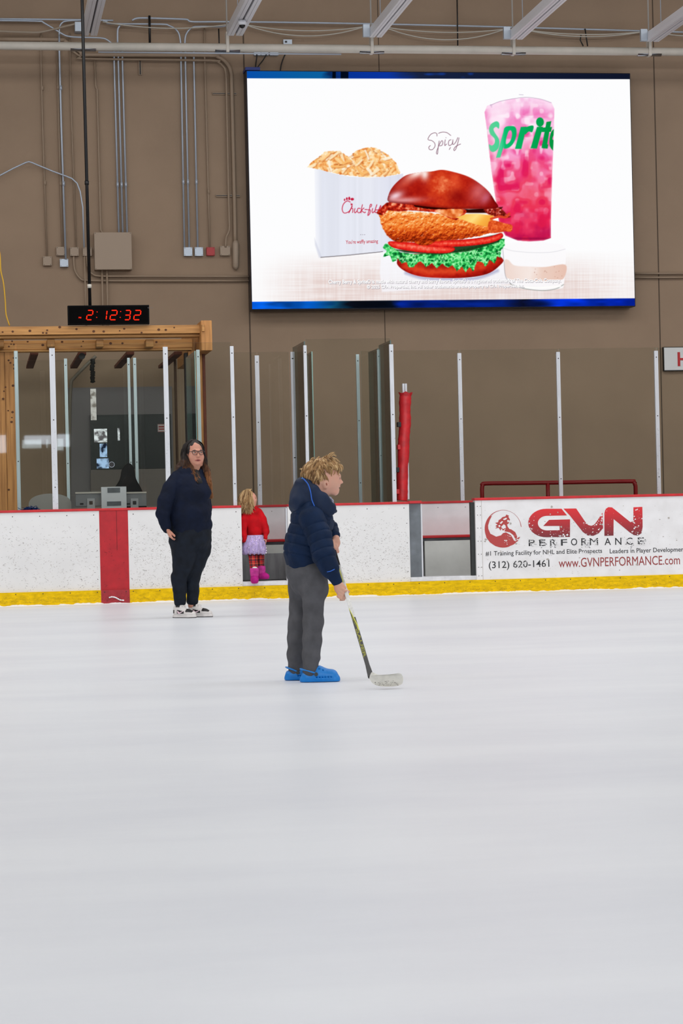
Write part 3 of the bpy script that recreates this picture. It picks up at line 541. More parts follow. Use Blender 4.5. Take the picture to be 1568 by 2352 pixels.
def chips(bm, x0, x1, y0, y1, n, seed, mi, s=1, Y=YF-.0222):
    r = random.Random(seed)
    for _ in range(n):
        cx, cy = r.uniform(x0, x1), r.uniform(y0, y1); k = r.randint(4, 6); rr = s*r.choice((1, 1.5, 2.2, 3.5, 6))
        inkp(bm, [(cx+rr*r.uniform(.4, 1.2)*math.cos(t*2*PI/k), cy+rr*r.uniform(.3, 1)*math.sin(t*2*PI/k)) for t in range(k)], mi, .0004, Y)
EA = lambda cx, cy, rx, ry, a0, a1, n=18: [(cx+rx*math.cos(math.radians(a0+(a1-a0)*k/n)), cy+ry*math.sin(math.radians(a0+(a1-a0)*k/n))) for k in range(n+1)]
G = [(735, 234), (580, 238), (537, 283), (658, 283), (658, 314)]+EA(565, 262, 68, 54, 90, 270)+[(712, 205), (672, 156)]+EA(560, 261, 134, 105, 270, 90)+[(734, 364)]
V = [(686, 155), (780, 154), (845, 250), (868, 276), (892, 282), (915, 272), (940, 238), (974, 184), (978, 300), (945, 338), (905, 356), (862, 352), (828, 326), (735, 208)]
Nn = [(988, 356), (988, 190), (996, 158), (1018, 144), (1045, 146), (1070, 166), (1180, 255), (1202, 248), (1202, 145), (1268, 142), (1270, 290), (1262, 336), (1236, 354), (1205, 350), (1175, 330), (1056, 232), (1055, 354)]
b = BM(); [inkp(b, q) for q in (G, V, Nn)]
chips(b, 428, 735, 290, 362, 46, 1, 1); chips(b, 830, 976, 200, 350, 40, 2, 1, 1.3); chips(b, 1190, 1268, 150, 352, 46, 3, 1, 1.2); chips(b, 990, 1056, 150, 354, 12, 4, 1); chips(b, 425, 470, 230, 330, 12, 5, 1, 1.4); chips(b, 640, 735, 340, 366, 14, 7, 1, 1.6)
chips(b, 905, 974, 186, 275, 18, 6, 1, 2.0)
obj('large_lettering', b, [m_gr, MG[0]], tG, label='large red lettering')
# emblem: crescent ring and howling wolf head
b = BM(); cx, cy = 241, 304
inkp(b, arcp(cx, cy, 136, math.radians(-5), math.radians(-290), 40, 139)[::-1][::-1]+arcp(cx+3, cy-6, 128, math.radians(-290), math.radians(-5), 40, 131))
inkp(b, [(108, 330), (126, 300), (146, 340), (190, 362), (226, 352), (240, 336), (262, 330), (300, 352), (322, 392), (338, 396), (345, 372), (366, 362), (352, 392), (318, 420), (270, 440), (230, 442), (185, 432), (145, 405), (118, 370)])
inkp(b, [(108, 300), (112, 262), (130, 225), (160, 205), (142, 240), (130, 280), (132, 305), (146, 338), (124, 345)])
inkp(b, [(250, 322), (290, 330), (318, 352), (336, 392), (345, 360), (330, 328), (300, 308), (262, 300)])
wolf = [(182, 302), (196, 290), (184, 284), (200, 272), (182, 260), (204, 256), (208, 240), (222, 232), (236, 218), (258, 212), (266, 198), (274, 203), (284, 206), (280, 216), (292, 236), (288, 244), (276, 236), (270, 244), (274, 256), (288, 254), (280, 266), (270, 272), (276, 290), (288, 306), (262, 300), (240, 318), (228, 300), (222, 318), (208, 296)]
inkp(b, wolf)
for q in ([(214, 262), (234, 246), (240, 252), (226, 268)], [(226, 290), (246, 270), (258, 280), (262, 296), (240, 306)], [(240, 232), (262, 222), (270, 226), (262, 236), (246, 240)], [(204, 282), (216, 274), (222, 286), (212, 292)]): inkp(b, q, 1, .0018)
chips(b, 250, 372, 350, 440, 50, 8, 1, 1.2)
obj('emblem', b, [M_wolf, MG[0]], tG, label='round red emblem of a howling wolf')
def t3(name, s, x0, y0, x1, y1, m, bold=0, hz=None, **k):
    a, c = A3(x0, y1), A3(x1, (y1 if hz is None else hz)); w = c.x-a.x
    return text(name, s, a.x, c.x, a.z, a.z+(y1-y0)/3.213/FPX*26.6, YF-.0205, m, tG, .0012, tilt=0, bold=bold, **k)
for s, x0, y0, x1, y1, m, bo in (('#1 Training Facility for NHL and Elite Prospects', 112, 470, 972, 514, M_ink, .004), ('Leaders in Player Development', 1028, 452, 1590, 496, M_ink, .004), ('(312) 620-1461', 136, 545, 583, 612, M_ink, .004), ('www.GVNPERFORMANCE.com', 652, 522, 1546, 590, M_inkr, 0)):
    t3('lettering', s, x0, y0, x1, y1, m, bo, label='line of small printed lettering')
b = BM(); chips(b, 300, 425, 540, 612, 60, 11, 0, 1.3, YF-.0225); chips(b, 790, 930, 465, 505, 26, 12, 0, 1.1, YF-.0225)
xs = (430, 508, 588, 668, 742, 818, 880, 990, 1068, 1150, 1235)
for i, ch in enumerate('PERFORMANCE'):
    x0 = xs[i]; t3('spaced_letter', ch, x0, 376+(9 if i < 4 else 4)-i*1.2, x0+(46 if ch != 'M' else 62), 432-i*1.2, M_ink, 0 if ch == 'M' else .006)
    if ch+str(i) not in ('F3', 'O4', 'A7', 'N8'): chips(b, x0-4, x0+60, 378-i, 436-i, 34, 20+i, 0, 1.5, YF-.0225)
chips(b, 90, 1560, 110, 620, 60, 31, 1, 1.8, YF-.0218)
obj('worn_patches', b, [MG[0], MG[1]], tG)
r = random.Random(8); b = BM()
for _ in range(80):
    i = r.choice((0, 1, 2, 5, 6, 9, 10)); cx, cy = xs[i]+r.uniform(-4, 58), 410+r.uniform(-30, 34); inkp(b, [(cx-r.uniform(2, 7), cy), (cx, cy-r.uniform(1, 3)), (cx+r.uniform(2, 6), cy+1), (cx, cy+2)], 0, .0004, YF-.0228)
obj('ink_flakes', b, M_ink, tG)
# ---------------------------------------------------------------- LED wall
YS = 30.72
img, OX, OY = make_picture()
c4 = [P(566, 163, YS), P(1446, 170, YS), P(1457, 701, YS), P(580, 711, YS)]
sx0, sx1 = (c4[0].x+c4[3].x)/2, (c4[1].x+c4[2].x)/2; sz1, sz0 = (c4[0].z+c4[1].z)/2, (c4[2].z+c4[3].z)/2
t = thing('led_screen', 'huge bright LED screen showing a chicken sandwich, fries and a pink drink', 'video screen', ((sx0+sx1)/2, YW, sz0))
obj('cabinet', bx(BM(), sx0-.012, sx1+.012, YS+.004, YW-.03, sz0-.012, sz1+.012), mat('cabinet_black', (18, 22, 40), .4), t, bevel=.01)
nx, nz = 880, 540
gx, gz = np.meshgrid(np.linspace(sx0, sx1, nx), np.linspace(sz0, sz1, nz))
v = np.stack([gx.ravel(), np.full(gx.size, YS), gz.ravel()], 1)
rel = v-np.array(CAM); dep = rel@np.array(F_); u = 784+FPX*(rel@np.array(R_))/dep; w = 1176-FPX*(rel@np.array(U_))/dep
fu = np.clip(u-OX-.5, 0, img.shape[1]-1.01); fv = np.clip(w-OY-.5, 0, img.shape[0]-1.01); iu = fu.astype(int); iv = fv.astype(int); fu = (fu-iu)[:, None]; fv = (fv-iv)[:, None]
c = (img[iv, iu]*(1-fu)+img[iv, iu+1]*fu)*(1-fv)+(img[iv+1, iu]*(1-fu)+img[iv+1, iu+1]*fu)*fv
c = np.where(c <= .04045, c/12.92, ((c+.055)/1.055)**2.4)
ii = np.arange((nx-1)*(nz-1)); q = ii//(nx-1)*nx+ii % (nx-1)
me = bpy.data.meshes.new('display'); me.vertices.add(len(v)); me.vertices.foreach_set('co', v.astype(np.float32).ravel())
me.loops.add(len(q)*4); me.loops.foreach_set('vertex_index', np.stack([q, q+1, q+nx+1, q+nx], 1).astype(np.int32).ravel())
me.polygons.add(len(q)); me.polygons.foreach_set('loop_start', (np.arange(len(q))*4).astype(np.int32)); me.polygons.foreach_set('loop_total', np.full(len(q), 4, np.int32)); me.update()
ca = me.color_attributes.new('picture', 'FLOAT_COLOR', 'POINT'); ca.data.foreach_set('color', np.concatenate([c, np.ones((len(c), 1))], 1).astype(np.float32).ravel())
m = bpy.data.materials.new('led_cells'); m.use_nodes = True; nt = m.node_tree; nt.nodes.remove(nt.nodes['Principled BSDF'])
at = nt.nodes.new('ShaderNodeAttribute'); at.attribute_name = 'picture'; e = nt.nodes.new('ShaderNodeEmission'); nt.links.new(at.outputs['Color'], e.inputs[0]); e.inputs[1].default_value = 1.0
nt.links.new(e.outputs[0], nt.nodes['Material Output'].inputs[0]); obj('display', me, m, t)
def t4(s, x0, y0, x1, y1, m, bold=0, tilt=0):
    a, c_ = P(x0, y1, YS-.004), P(x1, y1, YS-.004); zt_ = P(x0, y0, YS-.004).z
    text('screen_text', s, a.x, c_.x, a.z, zt_, YS-.003, m, t, .0005, bold=bold, tilt=tilt)
M_tr = emis('led_red_text', (200, 30, 62)); M_tw = emis('led_white_text', (255, 255, 255)); M_ts = emis('led_text_shadow', (176, 170, 178))
t4("You're waffly amazing", 794, 551.5, 868, 563, M_tr, .012, .03)
for l, y0, y1, x0, x1 in (('Cherry Berry & Sprite\u00ae is made with natural cherry and berry flavors. Sprite\u00ae is a registered trademark of The Coca-Cola Company.', 642, 654.5, 754, 1288), ('\u00a9 2025 CFA Properties, Inc. All other trademarks are the property of CFA Properties, Inc.', 654.5, 665, 842, 1204)):
    t4(l, x0+.8, y0+1.3, x1+.8, y1+1.3, M_ts, .03, -.0225+.0225); YS -= .002; t4(l, x0, y0, x1, y1, M_tw, .022); YS += .002
# blue lead-out box at the screen's top left corner and its wires
a = P(562, 160, YS+.05); solo('cable_box', bx(BM(), a.x, a.x+.2, YS-.01, YW-.01, P(565, 162, YS).z+.005, P(565, 156, YS).z+.01), mat('blue_box', (16, 46, 132), .4), 'small blue box on the top left corner of the LED screen', 'cable box')
for n_, pts in (('black wire running into the screen top, left of two', ((590, 122), (589, 135), (587, 150), (588, 160))), ('black wire running into the screen top, curling to the left one', ((612, 124), (604, 138), (596, 148), (588, 160))), ('black wire dropping behind the screen, nearest the outlet strip', ((656, 122), (649, 138), (645, 152), (643, 168)))):
    solo('power_wire', tube(BM(), smoothp([P(x, y, YW-.08) for x, y in pts], 4), .009, 6), M_dark, n_, 'wire')
t = thing('outlet_strip', 'grey row of outlet boxes above the LED screen', 'outlet strip', P(608, 125, YW-.03))
for xa_, xb_ in ((582, 597), (598, 615), (618, 638)):
    a, c_ = P(xa_, 120, YW), P(xb_, 129, YW); obj('outlet_box', bx(BM(), a.x, c_.x, YW-.07, YW-.001, c_.z, a.z), M_galv, t)
a, c_ = P(649, 93, YW), P(669, 104, YW); solo('outlet_box', bx(bx(BM(), a.x, c_.x, YW-.07, YW-.001, c_.z, a.z), a.x+.02, a.x+.05, YW-.074, YW-.07, c_.z+.02, a.z-.02, 1), [M_galv, M_dark], 'single grey outlet box just above the white pipe', 'outlet box')
# ---------------------------------------------------------------- conduits on the wall
WY = YW-.04
def conduit(pts, r, m, label, Y=WY, sm=0, nm='conduit', cat='conduit', group=None, cl=()):
    q = [P(x, y, Y) for x, y in pts]; q = smoothp(q, sm) if sm else q; b = tube(BM(), q, r, 8)
    for y in cl:
        p = q[0].lerp(q[-1], (y-pts[0][1])/(pts[-1][1]-pts[0][1])); tube(b, [p+Vector((0, 0, .03)), p-Vector((0, 0, .03))], r*1.35, 8)
    return solo(nm, b, m, label, cat, group)
def jbox(x0, y0, x1, y1, m, label, d=.06, nm='junction_box', cat='junction box', r=True):
    a, c_ = P((x0+x1)/2, y0, YW), P((x0+x1)/2, y1, YW); w = (x1-x0)/FPX*YW/2
    b = bx(BM(), a.x-w, a.x+w, YW-d, YW-.001, c_.z, a.z)
    for sx_ in (-1, 1):
        for z in (c_.z+.012, a.z-.012): tube(b, [(a.x+sx_*(w-.014), YW-d-.004, z), (a.x+sx_*(w-.014), YW-d, z)], .005, 6, mi=1)
    return solo(nm, b, [m, M_dark], label, cat, bevel=.006)
conduit([(94, 75), (94, 140), (98, 300), (108, 590)], .012, M_tan, 'tan conduit furthest left on the wall', cl=(202, 420)); jbox(98.5, 590, 118, 611, M_tanbox, 'tan junction box hanging lowest at the left')
conduit([(131, 112), (136, 320), (143.5, 568)], .0125, M_tan, 'tan conduit touching the left side of a bright one', cl=(200, 422)); jbox(129, 568, 149, 588, M_tanbox, 'tan junction box above the pale blue one at the left')
conduit([(136, 76), (136, 112), (141, 300), (151, 596)], .0135, M_silver, 'bright conduit ending in the low pale box', WY-.03, cl=(202, 422)); jbox(137, 596, 156, 614, M_galv, 'pale blue grey junction box low at the left', .07)
conduit([(160, 75), (163, 240), (175, 570)], .011, M_tan, 'tan conduit between the bright conduit and the black pole'); jbox(160.5, 569, 180, 589, M_tanbox, 'tan junction box with a dot left of the black pole')
conduit([(-20, 411), (0, 403), (30, 387), (60, 373), (66, 371.5), (72, 373), (120, 393), (150, 404), (165, 410), (177, 421), (184, 440), (190, 476), (193, 568)], .0105, M_silver, 'bright bent conduit arching like a roof at the left', WY-.07); jbox(189.5, 569, 210, 589, M_tanbox, 'tan junction box half hidden behind the black pole')
conduit([(217, 140), (220, 200), (223, 205), (228, 400), (231, 528), (234, 534), (242, 537)], .013, M_tan, 'tan twin conduit running into the large square box')
for i, (xt, xb_) in enumerate(((262, 273), (271.5, 282), (281, 292))): conduit([(xt, 118), (xt, 141), (xb_, 538)], .0125, M_silver, ('leftmost', 'middle', 'rightmost')[i]+' bright conduit of the three above the large square box', cl=(424,))
t = jbox(215, 537, 299.5, 622, M_tanbox, 'large square tan electrical box', .16, 'electrical_box', 'electrical box')
for i, (xt, xb_) in enumerate(((415.5, 423.5), (425.5, 434.5), (445, 454))): conduit([(xt, 118), (xt, 143), (xb_, 571)], .0125, M_silver, ('leftmost', 'middle', 'rightmost')[i]+' bright conduit of the three left of the red box', cl=(418,))
jbox(421, 569, 440.5, 589, M_galv, 'pale junction box fed by two bright conduits'); jbox(446, 569, 465, 589, M_galv, 'pale junction box directly left of the red box'); jbox(473, 569, 492, 588, mat('red_box', (168, 14, 20), .4), 'red junction box on the wall')
conduit([(469, 65), (470, 140), (478, 440), (482, 570)], .012, M_tan, 'tan conduit above the red junction box', cl=(440,))
conduit([(-10, 90), (135, 91), (150, 95), (192, 124), (205, 126), (480, 127), (498, 130), (513, 138), (524, 150), (530, 166), (532, 200), (538, 450), (540, 562)], .028, M_tan, 'thick tan pipe turning down beside the LED screen', WY, 3)
q = [P(x, y, WY) for x, y in ((540.5, 553), (541, 560), (541, 590), (541, 612), (541.5, 620))]; solo('end_fitting', tube(BM(), q, [.03, .046, .046, .044, .015], 10), M_tanbox, 'rounded tan fitting at the lower end of the thick pipe', 'pipe fitting')
conduit([(160, 112), (185, 130), (200, 135), (480, 139), (500, 143), (512, 152), (518, 166), (520, 215), (525.5, 480), (527, 520), (524, 535), (519, 546), (518, 568)], .015, M_tan, 'thinner tan pipe inside the bend of the thick one', WY-.02, 3); jbox(504, 566, 527, 588, M_tanbox, 'tan junction box left of the rounded fitting')
for x0, y0, x1, y1, l in ((487, 213, 543, 218, 'upper horizontal strut behind the thick tan pipe'), (495, 447, 551, 452.5, 'lower horizontal strut behind the thick tan pipe'), (318, 138, 325, 173, 'short upright strut under the thinner tan pipe')):
    a, c_ = P((x0+x1)/2, (y0+y1)/2, YW-.01), (x1-x0)/FPX*YW/2; h = (y1-y0)/FPX*YW/2
    b = bx(BM(), a.x-c_, a.x+c_, YW-.03, YW-.001, a.z-h, a.z+h); bx(b, a.x-c_+.005 if c_ > h else a.x-.008, a.x+c_-.005 if c_ > h else a.x+.008, YW-.032, YW-.03, a.z-(.005 if c_ > h else h-.01), a.z+(.005 if c_ > h else h-.01), 1); solo('strut', b, [M_tan, M_dark], l, 'strut')
conduit([(169, 589), (170.5, 615), (175, 628), (184, 639), (196, 644), (260, 645), (585, 645)], .0135, M_tan, 'lower of two horizontal tan conduits under the square box', WY, 3)
conduit([(199, 589), (201, 610), (205, 622), (214, 630), (228, 634), (300, 634.5), (585, 635)], .0135, M_tan, 'upper of two horizontal tan conduits under the square box', WY-.01, 3)
conduit([(1450, 628), (1620, 628)], .0135, M_tan, 'upper horizontal tan conduit right of the LED screen'); conduit([(1450, 637.5), (1620, 637)], .0135, M_tan, 'lower horizontal tan conduit right of the LED screen')
conduit([(194, 589), (198, 760)], .012, M_tan, 'tan conduit dropping behind the clock, left of the black pole', WY-.03)
conduit([(234, 620), (237, 760)], .014, M_tan, 'left of two tan conduits between the square box and the clock', WY-.03); conduit([(245.5, 620), (248, 760)], .014, M_tan, 'right of two tan conduits between the square box and the clock', WY-.03)
# runs high under the roof
HY = YW-.12
for pts, r_, l in (([(-20, 43), (187, 45.5), (260, 47)], .012, 'upper bright conduit at the top left corner'), ([(-20, 47), (85, 48.5), (100, 52), (140, 76), (155, 83), (180, 85.5), (230, 87), (245, 91), (256, 99)], .0115, 'bright conduit that dips from the top left corner'),
        ([(235, 46.5), (246, 50), (256, 54.5), (370, 55.5), (388, 59), (402, 66), (411, 78), (414.5, 98), (415, 118)], .012, 'bright conduit bending down above the three pipes'), ([(303, 47), (314, 42), (340, 41.5), (420, 44), (432, 46), (443, 50), (520, 50), (700, 52), (1000, 58), (1300, 66), (1640, 76)], .013, 'long bright conduit running across under the roof'),
        ([(424.5, 118), (425, 88), (430, 74), (440, 64), (455, 61), (505, 61), (520, 58), (530, 52)], .012, 'bright conduit rising and bending right to the second fixture'), ([(136, 80), (137, 62), (143, 52), (155, 48), (190, 46)], .011, 'short bright conduit bending into the top run'),
        ([(270, 100), (270, 70), (273, 62), (276, 58)], .013, 'short bright stub above the white pipe')):
    conduit(pts, r_, M_silver, l, HY, 3)
conduit([(-20, 71), (60, 74), (90, 74), (120, 68), (175, 54)], .014, mat('old_wire', (160, 146, 130), .7), 'bundle of pale cables rising at the top left', HY-.02, 4, 'cable_bundle', 'cables')
M_cab = mat('white_cable', (190, 186, 176), .6)
for i, (xa_, xb_, s_) in enumerate(((236, 530, 12), (560, 838, 12), (560, 838, 24), (880, 1160, 10), (880, 1160, 27), (1200, 1478, 9), (1200, 1478, 14), (1505, 1640, 8))):
    ya, yb = 52+(xa_-500)*.018, 52+(xb_-500)*.018; conduit([(xa_+(xb_-xa_)*k/8, ya+3+(yb-ya)*k/8+s_*(1-(k/4-1)**2)) for k in range(9)], .008, M_cab, 'thin pale cable sagging %s the roof conduit, %s' % (('just below', 'well below')[s_ > 20], ('near the left fixtures', 'between second and third fixture', 'between second and third fixture', 'between third and fourth fixture', 'between third and fourth fixture', 'between fourth and fifth fixture, shallower', 'between fourth and fifth fixture, deeper', 'right of the fifth fixture')[i]), HY-.04, 2, 'sagging_cable', 'cable')
for pts, l in (([(343, 36), (344, 98)], 'black wire crossing the roof conduits between the first two fixtures'), ([(1049, -20), (1051, 108)], 'thin black wire hanging between third and fourth fixture'), ([(1343, 66), (1349, 106)], 'long black wire end between fourth and fifth fixture'), ([(1334, 80), (1332, 92), (1339, 106)], 'short black wire end between fourth and fifth fixture'), ([(502, 66), (504, 124)], 'dark wire left of the second fixture')):
    conduit(pts, .009 if pts[0][0] != 343 else .016, M_dark, l, HY-.03, 0, 'hanging_wire', 'wire')
# white sprinkler pipe
YPp = 30.2
pl = [P(-60, 104.5, YPp), P(800, 114, YPp), P(1640, 116+2, YPp)]; z_ = sum(p.z for p in pl)/3
t = thing('sprinkler_pipe', 'long white overhead pipe with clamps', 'pipe', (5, YPp, z_))
xa_, xb_ = pl[0].x-6, 17.
def zat(px): return z_
obj('pipe', tube(BM(), [(xa_, YPp, z_), (xb_, YPp, z_)], .055, 14), M_pipew, t)
obj('conduit', tube(BM(), [(pl[0].x+1.6, YPp-.01, z_-.075), (P(783, 120, YPp).x, YPp-.01, z_-.075)], .011, 6), M_silver, t, label='thin bright conduit under the pipe')
hx = [P(x, 115, YPp).x for x in (191, 522, 853, 1178, 1490)]
for x in hx: obj('coupling', tube(BM(), [(x-.165, YPp, z_-.02), (x+.165, YPp, z_-.02)], .046, 10), mat('chrome', (150, 152, 156), .25, metal=.9), t)
for x in hx[1:]:
    h = obj('hanger', bx(BM(), x-.02, x+.02, YPp-.066, YPp+.066, z_-.066, z_+.2), M_pipew, t, bevel=.004)
    obj('hanger_rod', tube(BM(), [(x, YPp, z_+.19), (x, YPp, ZC-.004)], .011, 6), mat('rod_grey', (170, 166, 160), .5), h)
# strip light fixtures running towards the rink
M_fix = mat('white_fixture', (226, 228, 234), .4, spec=.4); M_fixl = mat('tube_lens', (206, 208, 214), .3)
for i, (xL_, xR_, yb_) in enumerate(((188, 223, 82), (521, 557, 82), (848, 876, 86), (1170, 1199, 91), (1484, 1512, 96))):
    YE = 29.95; a, c_ = P(xL_, yb_, YE), P(xR_, yb_, YE); w = c_.x-a.x; z = a.z; yn = YE-4.9
    t = thing('strip_light', ('leftmost white strip light fixture, beside the black pole', 'white strip light fixture with the small dome camera', 'white strip light fixture above the left half of the LED screen', 'white strip light fixture above the right half of the LED screen', 'rightmost white strip light fixture')[i], 'ceiling light', (a.x+w/2, YE, z), 'strip lights under the roof')
    b = BM(); bx(b, a.x, c_.x, yn, YE, z+.05, z+.12); obj('housing', b, M_fix, t)
    for s in (0, 1):
        x0 = a.x+s*w*.56; obj('channel', bx(bx(BM(), x0, x0+w*.44, yn, YE, z, z+.05), x0+w*.2, x0+w*.24, yn, YE, z-.004, z-.0001, 1), [M_fix, M_fixl], t, bevel=.006)
    obj('center_slot', bx(BM(), a.x+w*.445, a.x+w*.555, yn, YE-.01, z+.035, z+.049), mat('slot', (96, 96, 100), .5), t)
    if i >= 2: obj('end_plate', bx(BM(), a.x-.09, a.x-.002, YE-.06, YE+.0, z-.0, z+.16), M_galv, t)
    for y in (YE-.4, YE-4.5): obj('suspension_rod', tube(BM(), [(a.x+w/2, y, z+.11), (a.x+w/2, y, ZC-.004)], .006, 5), M_galv, t)
# dome camera under the second fixture
p = P(556, 52, 29.0); pz = P(540, 82, 29.95).z
t = thing('dome_camera', 'small white dome security camera under the second strip light', 'security camera', (p.x, p.y, pz))
obj('housing', tube(BM(), [(p.x, p.y, pz-.005), (p.x, p.y, pz-.05), (p.x, p.y, pz-.065)], [.052, .055, .045], 16), M_fix, t)
b = BM(); bmesh.ops.create_uvsphere(b, u_segments=14, v_segments=8, radius=.038, matrix=Matrix.Translation((p.x, p.y, pz-.068))); obj('dome', b, M_dark, t, smooth=True)
a = P(180, 62, 30.9); solo('camera_box', bx(BM(), a.x-.05, a.x+.05, 30.84, 30.999, a.z-.07, a.z+.06), M_galv, 'grey metal box left of the black pole at the roof', 'metal box', bevel=.005)
# ---------------------------------------------------------------- clock on its black pole
YCk = 27.45
t = thing('led_clock', 'black LED clock with red digits above the wooden booth', 'clock', P(249, 745, YCk))
a, c_ = P(249, 701, YCk), P(249, 745, YCk); w = 186/FPX*YCk/2*1.0; cx_, cz_ = a.x, (a.z+c_.z)/2; hh = (a.z-c_.z)/2
obj('case', bx(BM(), cx_-w, cx_+w, YCk, YCk+.09, cz_-hh, cz_+hh), mat('clock_case', (10, 10, 12), .6, spec=.1), t, bevel=.004)
obj('face', bx(BM(), cx_-w+.015, cx_+w-.015, YCk-.003, YCk-.0001, cz_-hh+.012, cz_+hh-.012), mat('clock_face', (5, 4, 5), .7, spec=.05), t)
M_seg = emis('red_led', (255, 44, 20), 1.3)
SEG = {'0': 'abcdef', '1': 'ef', '2': 'abged', '3': 'abgcd'}
def digit(ch, px0, px1, py0, py1):
    b = BM(); s = 1/FPX*YCk; xw = (px1-px0)*s; zh = (py1-py0)*s; o = P(px0, py1, YCk-.004); th = .0125
    def L(u, v): return Vector((o.x+u*xw+(v-.5)*.24*xw, 0, o.z+v*zh))
    seg = {'a': ((0, 1), (1, 1)), 'g': ((0, .5), (1, .5)), 'd': ((0, 0), (1, 0)), 'f': ((0, 1), (0, .5)), 'b': ((1, 1), (1, .5)), 'e': ((0, .5), (0, 0)), 'c': ((1, .5), (1, 0))}
    for k in SEG[ch]:
        p, q = (L(*e) for e in seg[k]); d = (q-p).normalized(); n_ = Vector((-d.z, 0, d.x))*th/2; g = d*.004
        pts = [p+g, p+g+d*.005+n_, q-g-d*.005+n_, q-g, q-g-d*.005-n_, p+g+d*.005-n_]
        plate(b, [(v.x, YCk-.0031, v.z) for v in pts], (0, -1, 0), .002)
    obj('digit', b, M_seg, t)
for ch, xa_, xb_ in (('2', 200, 212.5), ('1', 245, 257), ('2', 254, 268), ('3', 287, 299), ('2', 308.5, 322.5)): digit(ch, xa_, xb_, 713, 734.5)
b = BM()
for x, y in ((223, 716.5), (222, 729), (277, 715.5), (276, 729)): tube(b, [P(x, y, YCk-.003), P(x, y, YCk-.006)], .006, 8)
obj('colon', b, M_seg, t); text('indicator', 'PM', P(164, 0, YCk).x, P(170, 0, YCk).x, P(167, 731.5, YCk).z, P(167, 728, YCk).z, YCk-.0031, M_seg, t, .0008, bold=.02)
text('maker_mark', 'Sportworks'[:9], P(323, 0, YCk).x, P(336, 0, YCk).x, P(330, 708.5, YCk).z, P(330, 706, YCk).z, YCk-.0031, mat('grey_print', (120, 120, 124), .5), t, .0005)
q0, q1 = P(187.5, -40, YCk+.05), P(206.5, 702, YCk+.05); d = (q0-q1); q0 = q1+d*((ZC-q1.z)/d.z); b = tube(BM(), [q1, q0], .0195, 12)
for f in (.105, .045*9): p = q1+d*(.38 if f > .2 else .06); tube(b, [p-d*.006, p+d*.006], .026, 12, mi=0 if f > .2 else 1)
solo('black_pole', b, [mat('pole_black', (16, 17, 20), .45), M_pipew], 'long black pole hanging from the roof to the clock', 'pole')
conduit([(-6, 560), (0, 585), (2, 622), (8, 650), (12, 690), (14, 722), (22, 748)], .008, mat('yellow_cord', (206, 160, 40), .5), 'yellow cord hanging at the left edge above the booth', 27.6, 4, 'yellow_cord', 'cord')
# ---------------------------------------------------------------- wooden booth behind the front glass
YB1 = 27.95
t = thing('wooden_booth', 'pine timber booth with a beamed roof behind the front glass', 'booth', P(250, 1180, YB1))
def pbox(nm, px0, px1, py0, py1, ya, yb, m, ref=None, **k):
    py = (py0+py1)/2; x0, x1 = P(px0, py, ya).x, P(px1, py, ya).x; px = (px0+px1)/2 if ref is None else ref
    return obj(nm, bx(BM(), x0, x1, ya, yb, P(px, py1, ya).z, P(px, py0, ya).z), m, t, bevel=.006, **k)
def knots(nm, px0, px1, py0, py1, Y, n, seed):
    b = BM(); r = random.Random(seed)
    for _ in range(n):
        p = P(r.uniform(px0, px1), r.uniform(py0, py1), Y); k = r.uniform(.008, .016); plate(b, [(p.x+k*1.2*math.cos(a), Y-.0005, p.z+k*math.sin(a)) for a in np.arange(8)*.785], (0, -1, 0), .0004)
    return obj('knots', b, M_knot, t)
pbox('top_beam', -220, 463, 748, 767.5, YB1-.45, YB1-.31, M_wood, 250); knots('k', 0, 455, 751, 765, YB1-.451, 16, 3)
pbox('top_plank', -220, 463, 769, 775, YB1-.4, YB1-.2, M_wood, 250)
pbox('header_beam', -220, 442, 780, 801, YB1, YB1+.14, M_wood, 250); knots('k', 0, 440, 783, 798, YB1-.001, 12, 7); pbox('header_plank', -220, 441, 801.5, 806, YB1-.03, YB1+.14, M_wood, 250)
for x0, x1 in ((-10, 9), (108, 126), (221, 238), (335, 353)): pbox('joist', x0, x1, 779.5, 796.5, YB1-.3, YB1-.001, M_wood)
pbox('end_beam', 462, 487, 736, 805, YB1-.62, YW-.3, M_woodv); pbox('end_block', 463.5, 470, 745, 761, YB1-.66, YB1-.62, M_wood)
for i in range(6): pbox('roof_joist', -150+i*110, -132+i*110, 807, 815, YB1+.3+.0*i, YW-.2, M_brown)
pbox('corner_post', 436, 468.5, 806, 1185, YB1, YB1+.14, M_woodv); pbox('corner_trim', 468.5, 475, 806, 1185, YB1-.02, YB1+.3, M_brown)
pbox('window_frame', 428, 435.5, 810, 1185, YB1+.05, YB1+.2, mat('dark_frame', (40, 38, 38), .6)); pbox('window_frame', 404, 409, 825, 1185, YB1+1.2, YB1+1.3, mat('brown_trim', (84, 60, 44), .7))
pbox('left_post', 14.5, 37, 806, 1185, YB1, YB1+.14, M_woodv); pbox('left_post', -40, 14, 806, 1185, YB1+.01, YB1+.13, M_woodv); knots('k', 4, 36, 820, 1150, YB1-.001, 14, 9)
pbox('counter', 40, 436, 1165, 1180, YB1-.3, YB1+.35, mat('counter', (120, 110, 100), .5), 250)
